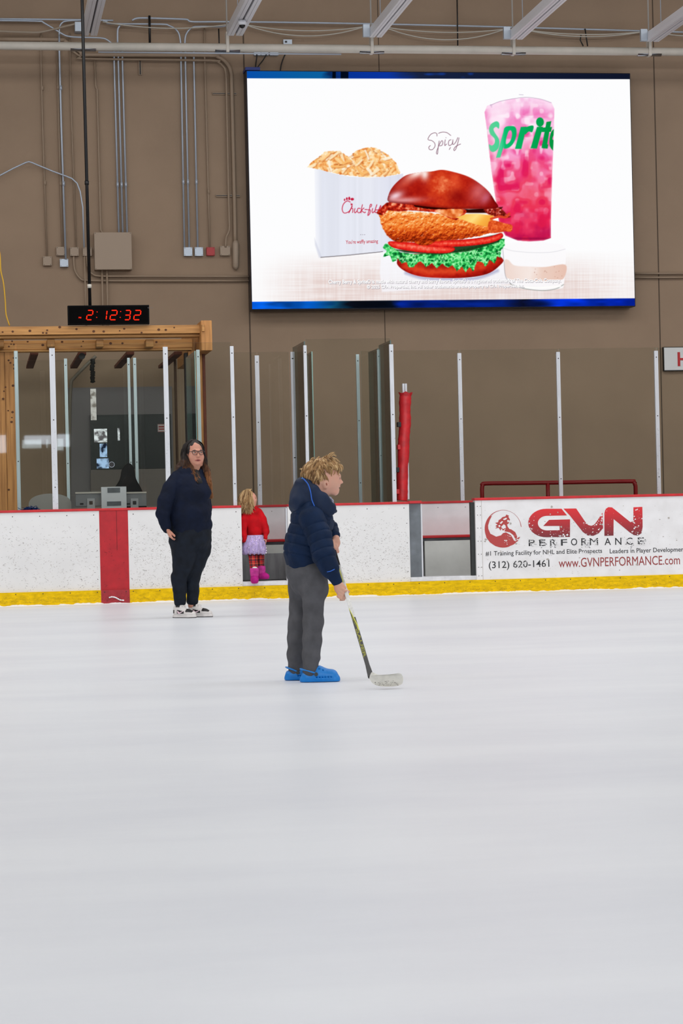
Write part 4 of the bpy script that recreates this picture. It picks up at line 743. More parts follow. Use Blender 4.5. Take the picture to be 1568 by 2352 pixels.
# back door of the booth and what stands inside
YD = YW-.12
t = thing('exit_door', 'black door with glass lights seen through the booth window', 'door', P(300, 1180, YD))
def dbox(nm, px0, px1, py0, py1, y0, y1, m, **k):
    a, c_ = P(px0, (py0+py1)/2, y0), P(px1, (py0+py1)/2, y0); return obj(nm, bx(BM(), a.x, c_.x, y0, y1, P((px0+px1)/2, py1, y0).z, P((px0+px1)/2, py0, y0).z), m, t, **k)
dbox('surround', 158, 398, 889, 1190, YD+.02, YW-.002, mat('grey_surround', (118, 114, 116), .7)); dbox('door_leaf', 208, 393, 952, 1077, YD-.03, YD+.015, mat('door_black', (14, 16, 20), .3)); dbox('lower_leaf', 209, 392, 1077.5, 1190, YD-.028, YD+.014, mat('door_grey', (112, 104, 100), .5))
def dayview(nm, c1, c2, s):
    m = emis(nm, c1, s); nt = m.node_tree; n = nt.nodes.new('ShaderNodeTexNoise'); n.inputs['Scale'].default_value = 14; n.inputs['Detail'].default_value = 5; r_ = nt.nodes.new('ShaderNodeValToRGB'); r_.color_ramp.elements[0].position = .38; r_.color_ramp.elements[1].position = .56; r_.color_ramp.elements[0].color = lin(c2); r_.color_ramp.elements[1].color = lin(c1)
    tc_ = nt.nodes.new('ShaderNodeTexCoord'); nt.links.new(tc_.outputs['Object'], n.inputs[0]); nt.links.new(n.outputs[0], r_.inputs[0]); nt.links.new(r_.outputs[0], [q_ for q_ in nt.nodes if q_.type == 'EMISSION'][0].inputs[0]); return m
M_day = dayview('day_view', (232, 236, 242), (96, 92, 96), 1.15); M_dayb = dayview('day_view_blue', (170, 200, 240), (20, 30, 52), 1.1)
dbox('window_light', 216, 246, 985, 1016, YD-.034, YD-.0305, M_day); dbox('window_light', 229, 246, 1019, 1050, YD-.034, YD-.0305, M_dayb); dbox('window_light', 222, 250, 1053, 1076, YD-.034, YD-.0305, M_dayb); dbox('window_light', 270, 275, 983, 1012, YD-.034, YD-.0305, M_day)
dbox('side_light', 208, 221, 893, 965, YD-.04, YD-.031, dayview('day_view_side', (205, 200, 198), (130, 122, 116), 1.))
# made-up dark chair shape standing in for a person's reflection in the glass
YO = 27.3; cc = P(291, 1165, YO); t = thing('reflected_figure', 'black chair shape standing in for a reflected figure behind the right monitor', 'chair', (cc.x, YO, .17)); b = BM(); k_ = YO*1.02/FPX
pts = [(-40, -4), (-38, 18), (-30, 38), (-14, 62), (-8, 86), (6, 98), (18, 88), (22, 64), (34, 40), (42, 16), (44, -4), (40, -50), (-38, -50)]
plate(b, [(cc.x+q.x*k_, YO, cc.z+q.y*k_) for q in smoothp([(x, y, 0) for x, y in pts], 3, True)], (0, 1, 0), .07); obj('backrest', b, mat('reflection_black', (16, 16, 18), .8), t, bevel=.01)
obj('seat', bx(BM(), cc.x-.22, cc.x+.22, YO-.02, YO+.2, .6, .68), MATS['reflection_black'], t, bevel=.02); obj('column', tube(BM(), [(cc.x, YO+.1, .17), (cc.x, YO+.1, .6)], .03, 10), M_dark, t)
YG = YD-.045
t = thing('warning_sign', 'small red and white striped sign on the booth door', 'sign', P(370, 982, YG)); a, c_ = P(362, 974, YG), P(379, 992, YG)
obj('panel', bx(BM(), a.x, c_.x, YG, YG+.01, c_.z, a.z), mat('sign_pale', (190, 178, 178), .5), t)
b = BM(); n_ = 9
for i in range(n_):
    for zz in (a.z-.008, c_.z): x = a.x+(c_.x-a.x)*(i+.25)/n_; bx(b, x, x+.006, YG-.002, YG-.0001, zz, zz+.008)
obj('border_stripes', b, mat('sign_red2', (150, 30, 34), .5), t); zs = (a.z+c_.z)/2
obj('legend', bx(bx(BM(), a.x+.012, c_.x-.012, YG-.002, YG-.0001, zs+.008, zs+.026), a.x+.012, c_.x-.012, YG-.002, YG-.0001, zs-.024, zs-.008), MATS['sign_red2'], t)
conduit([(158, 1180), (160, 960), (163, 885), (170, 868), (205, 832), (220, 818)], .022, mat('dim_pipe', (120, 112, 100), .6), 'bent pipe on the wall inside the booth', YW-.1, 3, 'pipe', 'pipe')
p = P(212, 830, YB1+.5); b = tube(BM(), smoothp([P(x, y, YB1+.5) for x, y in ((212, 824), (213, 834), (211, 846), (213, 857), (212, 866), (213, 880))], 4), [.018+.017*abs(math.sin(i*1.9)) for i in range(20)]+[.004], 7)
solo('dark_tassel', b, mat('tassel', (28, 28, 26), .9), 'dark ragged tassel hanging inside the booth window', 'tassel')
b = tube(BM(), [P(188, 818, YB1+.3), P(188, 818, YB1+.42)], .04, 14); solo('round_speaker', b, M_dark, 'small black round speaker under the booth header', 'speaker')
# console monitors and chair
t = thing('scoring_counter', 'grey counter behind the front boards that carries the monitors', 'counter', (P(255, 1170, 26.75).x, 26.8, .17))
x0_, x1_ = P(150, 1170, 26.75).x, P(360, 1170, 26.75).x; ctz = P(250, 1163, 26.75).z-.14
obj('top', bx(BM(), x0_, x1_, 26.5, 27.0, ctz-.03, ctz), M_grey, t)
for x in (x0_+.05, x1_-.09): obj('leg', bx(BM(), x, x+.04, 26.7, 26.74, .17, ctz-.03), M_grey, t)
YM = 26.75
def mon(px0, px1, label):
    t = thing('monitor', label, 'monitor', P((px0+px1)/2, 1172, YM)); a, c_ = P(px0, 1133, YM), P(px1, 1165, YM); z0_, z1_ = P((px0+px1)/2, 1163, YM).z, P((px0+px1)/2, 1131, YM).z
    obj('back_shell', bx(BM(), a.x, c_.x, YM, YM+.05, z0_, z1_-.012), mat('monitor_grey', (132, 134, 138), .5), t, bevel=.006); obj('top_edge', bx(BM(), a.x, c_.x, YM-.012, YM+.055, z1_-.012, z1_+.006), M_pipew, t)
    m_ = (a.x+c_.x)/2; obj('bracket', bx(bx(BM(), m_-.045, m_+.045, YM-.02, YM-.0005, ctz, z1_-.07), m_-.02, m_+.02, YM-.024, YM-.02, z0_+.02, z1_-.1, 1), [mat('bracket', (172, 174, 178), .4), M_dark], t, bevel=.004)
    obj('port_cover', bx(BM(), a.x+.05, a.x+.09, YM-.004, YM-.0001, z0_+.02, z0_+.04), M_dark, t)
mon(173, 244, 'left grey monitor back on the scoring counter'); mon(280, 337, 'right grey monitor back on the scoring counter')
YQ = 26.62; t = thing('console_panel', 'white upright panel with grey bars between the two monitors', 'console', P(261, 1165, YQ)); a, c_ = P(232, 1118, YQ), P(291, 1164, YQ)
z0_, z1_ = ctz, a.z-.003; obj('board', bx(BM(), a.x, c_.x, YQ, YQ+.03, z0_, z1_), mat('console_white', (226, 230, 236), .4), t, bevel=.004)
w = c_.x-a.x; obj('bar', bx(BM(), a.x+w*.25, a.x+w*.75, YQ-.006, YQ, z1_-.068, z1_-.012), M_grey, t); obj('bar', bx(BM(), a.x+w*.22, a.x+w*.78, YQ-.006, YQ, c_.z+.015, c_.z+.065), M_grey, t)
YC_ = 27.0; cc = P(115, 1166, YC_); b = BM(); r_x = 48/FPX*27.2; hz = 28/FPX*27.2
plate(b, [(cc.x+r_x*math.cos(a)*1.0, YC_, cc.z+.02+max(hz*math.sin(a)**.7, 0)) for a in np.linspace(0.01, PI-.01, 26)]+[(cc.x-r_x, YC_, cc.z-.35), (cc.x+r_x, YC_, cc.z-.35)], (0, 1, 0), .025)
t = thing('chair', 'pale chair with an arched back left of the monitors', 'chair', (cc.x, YC_, .17)); obj('backrest', b, mat('chair_grey', (160, 158, 154), .5), t)
obj('seat', bx(BM(), cc.x-r_x, cc.x+r_x, YC_+.03, YC_+.42, .6, .64), MATS['chair_grey'], t, bevel=.01)
for x in (cc.x-r_x+.03, cc.x+r_x-.05):
    for y in (YC_+.04, YC_+.38): obj('leg', bx(BM(), x, x+.025, y, y+.025, .17, .6), M_grey, t)
r = random.Random(3); b = BM()
for i in range(60):
    p = P(r.uniform(51, 86), 1171, 26.13); q = [Vector((p.x, 26.11+r.uniform(-.02, .02), 1.075+r.random()*.01))]
    for k in range(3): q.append(q[-1]+Vector((r.uniform(-.03, .03), r.uniform(-.01, .01), r.uniform(-.006, .016)))); q[-1].z = max(q[-1].z, 1.075); q[-1].y = min(max(q[-1].y, 26.09), 26.15)
    tube(b, q, .0035, 3)
solo('tinsel_clump', b, mat('blue_foil', (30, 80, 170), .25, metal=.6), 'clump of blue tinsel on the ledge left of the arched chair', 'tinsel'); bpy.data.objects['tinsel_clump']['kind'] = 'stuff'
# the booth glass
p0_, p1_ = P(38, 980, YB1+.07), P(428, 980, YB1+.07); pane(p0_.x+.03, YB1+.07, p1_.x-.02, YB1+.07, 1.1, 2.88, 'large window pane of the wooden booth')
# ---------------------------------------------------------------- figures: smooth volumes blended on a grid, then turned into one surface
class Vol:
    def __init__(s, lo, hi, h):
        s.h = h; s.lo = np.array(lo, float); s.n = np.ceil((np.array(hi)-s.lo)/h).astype(int)+1
        s.f = np.full(s.n, 1.0, np.float32)
    def _blk(s, a, b):
        i0 = np.clip(np.floor((a-s.lo)/s.h).astype(int), 0, s.n-1); i1 = np.clip(np.ceil((b-s.lo)/s.h).astype(int)+1, 1, s.n)
        g = [s.lo[k]+np.arange(i0[k], i1[k])*s.h for k in range(3)]
        return tuple(slice(i0[k], i1[k]) for k in range(3)), np.meshgrid(*g, indexing='ij', sparse=True)
    def _mix(s, sl, d, k, op):
        f = s.f[sl]
        if op == 'add':
            h = np.clip(.5+.5*(f-d)/k, 0, 1); s.f[sl] = f*(1-h)+d*h-k*h*(1-h)
        else:
            h = np.clip(.5-.5*(f+d)/k, 0, 1); s.f[sl] = f*(1-h)-d*h+k*h*(1-h)
    def cone(s, p, q, r0, r1, k=.01, op='add', sq=None, sf=1., bumps=None):
        """tapered capsule; sq/sf squashes it along direction sq by factor sf"""
        p, q = np.array(p, float), np.array(q, float); m = max(r0, r1)*max(1, sf)+k+.02
        sl, (X, Y, Z) = s._blk(np.minimum(p, q)-m, np.maximum(p, q)+m)
        d = q-p; L = d@d+1e-12; vx, vy, vz = X-p[0], Y-p[1], Z-p[2]
        t = np.clip((vx*d[0]+vy*d[1]+vz*d[2])/L, 0, 1); ex, ey, ez = vx-t*d[0], vy-t*d[1], vz-t*d[2]
        e2 = ex*ex+ey*ey+ez*ez; sc = 1.
        if sq is not None:
            u = np.array(sq, float); u /= np.linalg.norm(u); a = ex*u[0]+ey*u[1]+ez*u[2]
            e2 = e2-a*a+(a/sf)**2; sc = min(sf, 1.) if sf < 1 else 1.
        r = r0+(r1-r0)*t
        if bumps: r = r+bumps(t, X, Y, Z)
        s._mix(sl, ((np.sqrt(e2)-r)*sc).astype(np.float32), k, op); return s
    def ell(s, c, r, k=.01, op='add', rot=None):
        c, r = np.array(c, float), np.array(r, float); m = r.max()+k+.015
        sl, (X, Y, Z) = s._blk(c-m, c+m); v = [X-c[0], Y-c[1], Z-c[2]]
        if rot is not None:
            M = np.array(rot); v = [M[i][0]*v[0]+M[i][1]*v[1]+M[i][2]*v[2] for i in range(3)]
        q = np.sqrt((v[0]/r[0])**2+(v[1]/r[1])**2+(v[2]/r[2])**2); q2 = np.sqrt((v[0]/r[0]**2)**2+(v[1]/r[1]**2)**2+(v[2]/r[2]**2)**2)+1e-9
        s._mix(sl, (q*(q-1)/q2).astype(np.float32), k, op); return s
    def chain(s, pts, rs, k=.01, **kw):
        for i in range(len(pts)-1): s.cone(pts[i], pts[i+1], rs[i], rs[i+1], k, **kw)
        return s
    def warp(s, fn):                                   # add a displacement field (metres) to the distance
        g = np.meshgrid(*[s.lo[k]+np.arange(s.n[k])*s.h for k in range(3)], indexing='ij', sparse=True)
        s.f = s.f+fn(*g).astype(np.float32); return s
    def cut(s, p, n):                                  # keep the side n points away from
        n = np.array(n, float); n /= np.linalg.norm(n); g = np.meshgrid(*[s.lo[k]+np.arange(s.n[k])*s.h for k in range(3)], indexing='ij', sparse=True)
        d = (g[0]-p[0])*n[0]+(g[1]-p[1])*n[1]+(g[2]-p[2])*n[2]; s.f = np.maximum(s.f, d.astype(np.float32)); return s
    def tuck(s, covers, keeps, gap=.006):              # pull the body inside the clothes except round the bare parts
        cov = np.full(s.f.shape, 1., np.float32)
        ax = [s.lo[k]+np.arange(s.n[k])*s.h for k in range(3)]
        for c in covers:
            I = [np.round((ax[k]-c.lo[k])/c.h).astype(int) for k in range(3)]; ok = [np.flatnonzero((I[k] >= 0) & (I[k] < c.n[k])) for k in range(3)]
            if min(len(o) for o in ok) == 0: continue
            A = np.ix_(*ok); cov[A] = np.minimum(cov[A], c.f[np.ix_(*[I[k][ok[k]] for k in range(3)])])
        kp = np.zeros(s.f.shape, bool); X, Y, Z = np.meshgrid(*ax, indexing='ij', sparse=True)
        for c, r in keeps: kp |= (X-c[0])**2+(Y-c[1])**2+(Z-c[2])**2 < r*r
        s.f = np.where(kp, s.f, np.maximum(s.f, cov+gap)); return s
    def mesh(s, name):
        f = s.f; f[0] = f[-1] = 1; f[:, 0] = f[:, -1] = 1; f[:, :, 0] = f[:, :, -1] = 1
        ins = f < 0; a = np.zeros(np.array(f.shape)-1, np.int8)
        for i in (0, 1):
            for j in (0, 1):
                for k in (0, 1): a += ins[i:i+a.shape[0], j:j+a.shape[1], k:k+a.shape[2]]
        act = (a > 0) & (a < 8); ci = np.argwhere(act); N = len(ci); idx = np.full(a.shape, -1, np.int64); idx[act] = np.arange(N)
        acc = np.zeros((N, 3)); cnt = np.zeros(N)
        cor = [(i, j, k) for i in (0, 1) for j in (0, 1) for k in (0, 1)]
        for u in range(8):
            for w in range(u+1, 8):
                A, B = np.array(cor[u]), np.array(cor[w])
                if abs(A-B).sum() != 1: continue
                fa = f[tuple((ci+A).T)]; fb = f[tuple((ci+B).T)]; m = (fa < 0) != (fb < 0)
                t = np.where(m, fa/np.where(m, fa-fb, 1), 0)[:, None]; acc += np.where(m[:, None], A+(B-A)*t, 0); cnt += m
        V = s.lo+(ci+acc/cnt[:, None])*s.h; quads = []
        for ax in range(3):
            o1, o2 = [(1, 2), (2, 0), (0, 1)][ax]
            sl0 = [slice(None)]*3; sl1 = [slice(None)]*3; sl0[ax] = slice(0, -1); sl1[ax] = slice(1, None)
            m = ins[tuple(sl0)] != ins[tuple(sl1)]; e = np.argwhere(m); e = e[(e[:, o1] > 0) & (e[:, o2] > 0) & (e[:, o1] < f.shape[o1]-1) & (e[:, o2] < f.shape[o2]-1)]
            d1 = np.zeros(3, int); d1[o1] = 1; d2 = np.zeros(3, int); d2[o2] = 1
            q = np.stack([idx[tuple((e-d1-d2).T)], idx[tuple((e-d2).T)], idx[tuple(e.T)], idx[tuple((e-d1).T)]], 1)
            fl = ~ins[tuple(e.T)]; q[fl] = q[fl][:, ::-1]; quads.append(q)
        Q = np.concatenate(quads); Q = Q[(Q >= 0).all(1)]
        # relax a little
        for _ in range(2):
            S = np.zeros_like(V); c_ = np.zeros(N)
            for i in range(4):
                a_, b_ = Q[:, i], Q[:, (i+1) % 4]
                for ch in range(3): S[:, ch] += np.bincount(a_, V[b_, ch], N)+np.bincount(b_, V[a_, ch], N)
                c_ += np.bincount(a_, minlength=N)+np.bincount(b_, minlength=N)
            V = V*.6+.4*S/np.maximum(c_, 1)[:, None]
        me = bpy.data.meshes.new(name); me.vertices.add(N); me.vertices.foreach_set('co', V.astype(np.float32).ravel())
        me.loops.add(len(Q)*4); me.loops.foreach_set('vertex_index', Q.astype(np.int32).ravel()); me.polygons.add(len(Q))
        me.polygons.foreach_set('loop_start', (np.arange(len(Q))*4).astype(np.int32)); me.polygons.foreach_set('loop_total', np.full(len(Q), 4, np.int32))
        me.polygons.foreach_set('use_smooth', [True]*len(Q)); me.update(); s.V = V; return me
def vbox(pts, pad, h):
    a = np.array([list(p) for p in pts]); return Vol(a.min(0)-pad, a.max(0)+pad, h)
def wob(a, f, seed=0):                                 # soft cloth folds
    r = np.random.default_rng(seed); D = r.normal(size=(5, 3)); D /= np.linalg.norm(D, axis=1)[:, None]; ph = r.random(5)*6
    def fn(x, y, z):
        o = 0
        for i in range(5): o = o+np.sin((D[i, 0]*x+D[i, 1]*y+D[i, 2]*z)*f*(1+.35*i)+ph[i]+1.5*np.sin((D[(i+2) % 5, 0]*x+D[(i+1) % 5, 2]*z)*f*.6))/(1+.4*i)
        return o*a*.4
    return fn
class Fig:
    """a person standing at axial depth D; measures come in photo pixels plus an offset (m) along the view direction"""
    def __init__(s, D, foot): s.D = D; s.m = D/FPX; s.base = PD(foot[0], foot[1], D); s.base.z = 0; s.R = np.array(R0); s.F = np.array((F_.x, F_.y, 0)); s.F /= np.linalg.norm(s.F)
    def w(s, px, py, dy=0.): return np.array(PD(px, py, s.D+dy))
    def c(s, l): return [s.w(*q) for q in l]
    def rot(s, a=0, tilt=0):                           # rows: local right, forward(depth), up, turned by a about up and tilted in the picture plane
        r = s.R*math.cos(a)+s.F*math.sin(a); f = -s.R*math.sin(a)+s.F*math.cos(a); u = np.array((0, 0, 1.))
        r2 = r*math.cos(tilt)+u*math.sin(tilt); u2 = -r*math.sin(tilt)+u*math.cos(tilt); return np.array([r2, f, u2])
def skin_mat(name, c, blush):
    return mat(name, c, .5, var=.03, vs=18, c2=blush, **{'Subsurface Weight': .12, 'Subsurface Radius': (.012, .005, .003), 'Subsurface Scale': .6})
def fingers(V, wrist, palm_dir, side_dir, thumb_dir, L, curl_dir, curls, spread=.12, k=.003, rr=.0085, thumb_curl=.3):
    """palm plus four unequal bent fingers and a thumb; unit vectors give the hand's frame, L is the hand's length"""
    n = lambda v: np.array(v, float)/np.linalg.norm(v)
    p, sd, th, cd_ = n(palm_dir), n(side_dir), n(thumb_dir), n(curl_dir); W = np.array(wrist, float); s = L/.17
    for i in range(4):
        o = (i-1.5)*.0175*s; base = W+p*L*.50+sd*o; V.cone(W+sd*o*.5+p*.005, base, .012*s, .0105*s, .010)
        fl = (.40, .45, .42, .33)[i]*L; a = base; d = n(p+sd*(i-1.5)*spread); c = curls[i]
        for j, f in enumerate((.45, .32, .26)):
            d = n(d*math.cos(c)+cd_*math.sin(c)); b = a+d*fl*f; V.cone(a, b, rr*s*(1.05-.1*j), rr*s*(.95-.1*j), k); a = b
    a = W+p*L*.16+th*.018*s; b = a+n(th*.8+p*.7)*L*.22; c = b+n(th*.35+p+cd_*thumb_curl)*L*.19; e = c+n(p+cd_*thumb_curl*1.5)*L*.14
    V.chain([W+p*.01, a, b, c, e], [.013*s, .0135*s, .0115*s, .0095*s, .008*s], .006)
def hair_strands(name, fn, n, mats_, parent, seed, **tags):
    r = random.Random(seed); b = BM()
    for i in range(n):
        pts, rad, mi = fn(r, i)
        try: tube(b, pts, rad, 4, False, mi)
        except Exception: pass
    return b

def body_later(label):
    o = bpy.data.objects.new('person', bpy.data.meshes.new('person')); COL.objects.link(o); o['label'] = label; o['category'] = 'person'; return o
def body_now(o, V, covers, keeps, m):
    V.tuck(covers, keeps); o.data = V.mesh('person'); o.data.materials.append(m)
# ================================================================ the boy with the hockey stick
B = Fig(13.17, (722, 1560)); m = B.m; w = B.w
M_skb = skin_mat('skin_boy', (210, 164, 142), (212, 156, 136)); M_navy = mat('navy_quilt', (12, 32, 60), .65, var=.12, vs=14, bump=.0016, bs=110, spec=.15); M_navyd = mat('navy_seam', (10, 18, 34), .8)
M_pants = mat('grey_twill', (82, 82, 86), .8, var=.09, vs=16, bump=.0015, bs=26, spec=.2); M_clog = mat('blue_foam', (0, 124, 208), .45, var=.05, vs=12)
h = .0034
HD = w(740, 1094, 0)                                    # head centre
allp = B.c([(660, 1036, .16), (806, 1562, -.30)]); V = Vol(np.min(allp, 0)-.05, np.max(allp, 0)+.05, h)
rt = B.rot(0, -.10)
V.ell(w(737, 1088), (.090, .074, .088), .01, rot=rt); V.ell(w(751, 1098), (.070, .066, .078), .02, rot=rt)   # skull, face
V.ell(w(762, 1112), (.048, .052, .052), .02, rot=rt); V.ell(w(771, 1128), (.016, .020, .018), .018); V.cone(w(747, 1122, -.034), w(768, 1131, -.012), .018, .014, .02); V.cone(w(747, 1122, .034), w(768, 1131, .012), .018, .014, .02)
for dy in (-.034, .034): V.ell(w(764, 1113, dy), (.022, .018, .024), .014)          # cheeks
V.ell(w(774.5, 1093), (.020, .042, .016), .014, rot=rt)                              # brow
V.cone(w(778.5, 1097), w(784, 1107.5), .0055, .0075, .007); V.ell(w(785.3, 1108), (.0062, .0078, .0062), .005); V.ell(w(781, 1110, -.008), (.008, .006, .0055), .005); V.ell(w(781, 1110, .008), (.008, .006, .0055), .005)
for dy in (-.024, .024): V.ell(w(779.5, 1099.5, dy), (.009, .013, .008), .006, 'sub'); V.ell(w(776, 1099.8, dy), (.0115, .013, .0105), .003)
V.cone(w(777.5, 1116.5, -.012), w(777.5, 1116.5, .012), .0066, .0066, .006); V.cone(w(775.6, 1124.5, -.011), w(775.6, 1124.5, .011), .0062, .0062, .006); V.cone(w(779.5, 1120.6, -.012), w(779.5, 1120.6, .012), .0048, .0048, .003, 'sub')
for s in (-1, 1):                                       # ears
    q = s*.073; V.ell(w(748.3, 1112, q), (.0118, .0075, .0175), .004, rot=B.rot(s*.3, .12)); V.ell(w(749.5, 1111.5, q+s*.009), (.006, .005, .011), .003, 'sub', rot=B.rot(0, .1)); V.ell(w(748.5, 1119, q), (.007, .004, .006), .004)
V.chain([w(738, 1112), w(728, 1135), w(716, 1160), w(700, 1200), w(690, 1260), w(692, 1300)], [.052, .046, .075, .085, .08, .09], .04, sq=B.F, sf=1.25)
NL = B.c([(703, 1296, -.06), (707, 1410, -.075), (707, 1532, -.085)]); FL = B.c([(688, 1296, .06), (683, 1405, .075), (681, 1520, .085)])
for q in (NL, FL): V.chain(q, [.07, .05, .034], .03)
V.cone(w(708, 1540, -.085), w(762, 1552, -.1), .03, .022, .02); V.cone(w(678, 1536, .085), w(712, 1546, .09), .03, .02, .02)
nS, nE, nW = w(716, 1200, -.15), w(742, 1288, -.23), w(772, 1335, -.23)            # near shoulder, elbow, wrist
fS, fE, fW = w(722, 1195, .15), w(752, 1215, .14), w(771, 1236, .05)
V.chain([w(716, 1180, -.09), nS, nE, nW], [.045, .042, .034, .022], .02); V.chain([w(720, 1180, .09), fS, fE, fW], [.045, .042, .03, .020], .02)
# hands close round the shaft
S0, S1 = w(763, 1252, .03), w(850, 1549, -.70)
sdir = (S1-S0)/np.linalg.norm(S1-S0)
def onst(py): t = (py-1252)/(1549-1252); D0, D1 = B.D+.03, B.D-.70; return S0+(S1-S0)*(t*D0/(D1+t*(D0-D1)))
def grip(wr, py, L, sgn, knuckle):                      # palm beside the shaft, fingers wrapped over it
    c0 = onst(py); side = np.cross(sdir, B.F); side /= np.linalg.norm(side)          # side ~ picture right
    fr = -B.F                                            # towards the camera
    s = L/.17
    pc = c0-side*.020*s+fr*.012
    V.cone(wr, pc, .021*s, .024*s, .012); V.cone(wr+sdir*.012, pc+sdir*.022*s, .018*s, .019*s, .012)
    for i in range(4):
        o = sdir*(i-1.3)*.0185*s; k0 = c0-side*.017*s+o+fr*.024*s; k1 = c0+side*.008*s+o*1.02+fr*.024*s; k2 = c0+side*.026*s+o+fr*.004*s+sdir*.002; k3 = c0+side*.012*s+o-fr*.018*s
        V.chain([pc+o*.6+fr*.008, k0, k1, k2, k3], [.012*s, .0098*s, .0088*s, .008*s, .007*s], .0028)
    V.chain([wr, pc-sdir*.03*s-side*.0*s+fr*.0, c0-sdir*.040*s+side*.012*s+fr*.014*s, c0-sdir*.020*s+side*.03*s+fr*.016*s], [.016*s, .0135*s, .0105*s, .0085*s], .006)
def grip2(L):                                           # near hand seen from its back: fingers behind, thumb and forefinger pointing down the shaft
    s = L/.17; W = w(775, 1338, -0.225); c0 = onst(1363); side = np.cross(sdir, B.F); side /= np.linalg.norm(side); fr = -B.F
    K = w(777.5, 1358, -0.250); V.chain([W, w(780, 1349, -0.240), w(784, 1360, -0.243)], [.0215, .028*s, .026*s], .012, sq=B.F, sf=.62)
    V.chain([W, w(776, 1352, -0.235), w(781, 1364, -0.235)], [.019, .022*s, .020*s], .012)
    ks = [(790, 1356, 801, 1359), (788, 1363, 797, 1366), (785.5, 1369, 794, 1372), (783.5, 1374.5, 790.5, 1376.5)]
    for i, (ax, ay, bx_, by) in enumerate(ks):
        kk = w(ax-7, ay-5, -0.250); a = w(ax, ay, -0.257); b_ = w(bx_-1, by, -0.240); c_ = w(bx_-3, by+1, -0.205); d_ = w(bx_-9, by+1.5, -0.195)
        V.chain([kk, a, b_, c_, d_], [.0125*s, .0108*s, .0096*s, .0085*s, .0078*s], .0028)
    V.chain([W, w(784, 1343, -0.235), w(792.5, 1351, -0.230), w(800, 1360.5, -0.220)], [.017, .0125*s, .0105*s, .0085*s], .006)
grip2(.135)
# far hand: back of hand hangs over the butt end, fingers down the front
_w = w; w = lambda x, y, d=0.: _w(x, y, d+.05)
Wf = w(771, 1236, -.01)
V.chain([Wf, w(771.5, 1246, -.005), w(771, 1252, -.012)], [.0185, .0225, .0215], .01)
for i, (x0, y0, x1, y1, dy) in enumerate(((773.5, 1258, 775.5, 1267.5, -.052), (768.5, 1259, 770.5, 1266.5, -.06), (764.5, 1257, 764.5, 1264.5, -.058), (761.5, 1253, 760.5, 1259.5, -.05))):
    V.chain([w(771-i*1.2, 1250, -.02), w(x0, y0, dy), w(x1, y1, dy+.012), w(x1-1.5, y1+1, dy+.03)], [.012, .0095, .0085, .0075], .0028)
V.chain([Wf, w(764, 1245, -.03), w(761.5, 1253, -.052)], [.014, .0105, .0085], .006)
w = _w
VB = V; CV = []
boy = body_later('blond boy in a navy quilted jacket leaning over a hockey stick')
def part(nm, me, mt, par, **k): return obj(nm, me, mt, par, **k)
# face details
def ball(nm, c, r, mt, par, rot=None, seg=12, **k):
    b = BM(); M = Matrix.Identity(3) if rot is None else Matrix([list(x) for x in rot]).transposed()
    S = Matrix.Diagonal(Vector(r)); bmesh.ops.create_uvsphere(b, u_segments=seg, v_segments=seg//2+2, radius=1, matrix=Matrix.Translation(Vector(c)) @ (M @ S).to_4x4())
    return obj(nm, b, mt, par, smooth=True, **k)
M_eye = mat('eye_white', (214, 208, 204), .2); M_iris = mat('iris_dark', (40, 34, 32), .2); M_lash = mat('lash', (84, 60, 44), .8); M_lipb = mat('lips_boy', (196, 118, 108), .5)
for s in (-1, 1):
    ball('eye', w(778, 1099.8, s*.0235), (.0062, .0088, .0062), M_eye, boy); ball('iris', w(779.6, 1099.8, s*.0255), (.0038, .0042, .0045), M_iris, boy)
    obj('eyelid', tube(BM(), smoothp([w(776.2, 1100.5, s*.037), w(778.8, 1098, s*.03), w(780.7, 1097.6, s*.0215)], 3), [.0007, .0013, .0017, .0018, .0018, .0016, .001], 5), M_lash, boy)
    obj('eyebrow', tube(BM(), smoothp([w(775.5, 1094, s*.042), w(779, 1092, s*.034), w(781.3, 1093.4, s*.018)], 3), [.0008, .0014, .0018, .0018, .0016, .0014, .001], 5), mat('brow_blond', (158, 120, 80), .8), boy)
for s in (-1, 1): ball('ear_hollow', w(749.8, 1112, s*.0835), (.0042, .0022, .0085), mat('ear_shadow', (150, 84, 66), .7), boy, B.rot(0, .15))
obj('lips', tube(tube(BM(), smoothp([w(774.5, 1119.2, -.017), w(779, 1118.4, -.009), w(780.6, 1118.4, 0), w(779, 1118.4, .009), w(774.5, 1119.2, .017)], 3), .0024, 6), smoothp([w(773.5, 1121, -.015), w(777, 1123.2, -.008), w(778.3, 1123.6, 0), w(777, 1123.2, .008), w(773.5, 1121, .015)], 3), .0028, 6), M_lipb, boy)
ball('mouth_gap', w(776.3, 1121, 0), (.007, .012, .0035), mat('mouth_dark', (96, 40, 40), .5), boy)
# hair
MH = [mat('blond_%d' % i, c, .6, spec=.35) for i, c in enumerate(((172, 136, 92), (144, 108, 68), (208, 176, 130), (108, 78, 48)))]
V = vbox([w(690, 1040, 0), w(790, 1130, 0)], .11, .0035)
V.ell(w(735, 1084), (.098, .083, .083), .02, rot=B.rot(0, -.1)); V.ell(w(718, 1094), (.060, .072, .066), .03); V.ell(w(757, 1068), (.066, .066, .036), .03, rot=B.rot(0, -.3)); V.ell(w(725, 1108), (.040, .056, .040), .03)
V.warp(wob(.006, 95, 4)); V.warp(wob(.004, 190, 9))
V.cut(w(765, 1092), B.R*1.0-np.array((0, 0, 1.))*.75)                                    # face side
EAR = [w(749.5, 1114, s*.073) for s in (-1, 1)]
for q in EAR: V.ell(q+np.array((0, 0, -.006)), (.024, .035, .027), .006, 'sub')
V.f += .008; hb = bmesh.new(); hb.from_mesh(V.mesh('h'))
for f_ in hb.faces: f_.material_index = 1
HC = w(735, 1088)
r = random.Random(11)
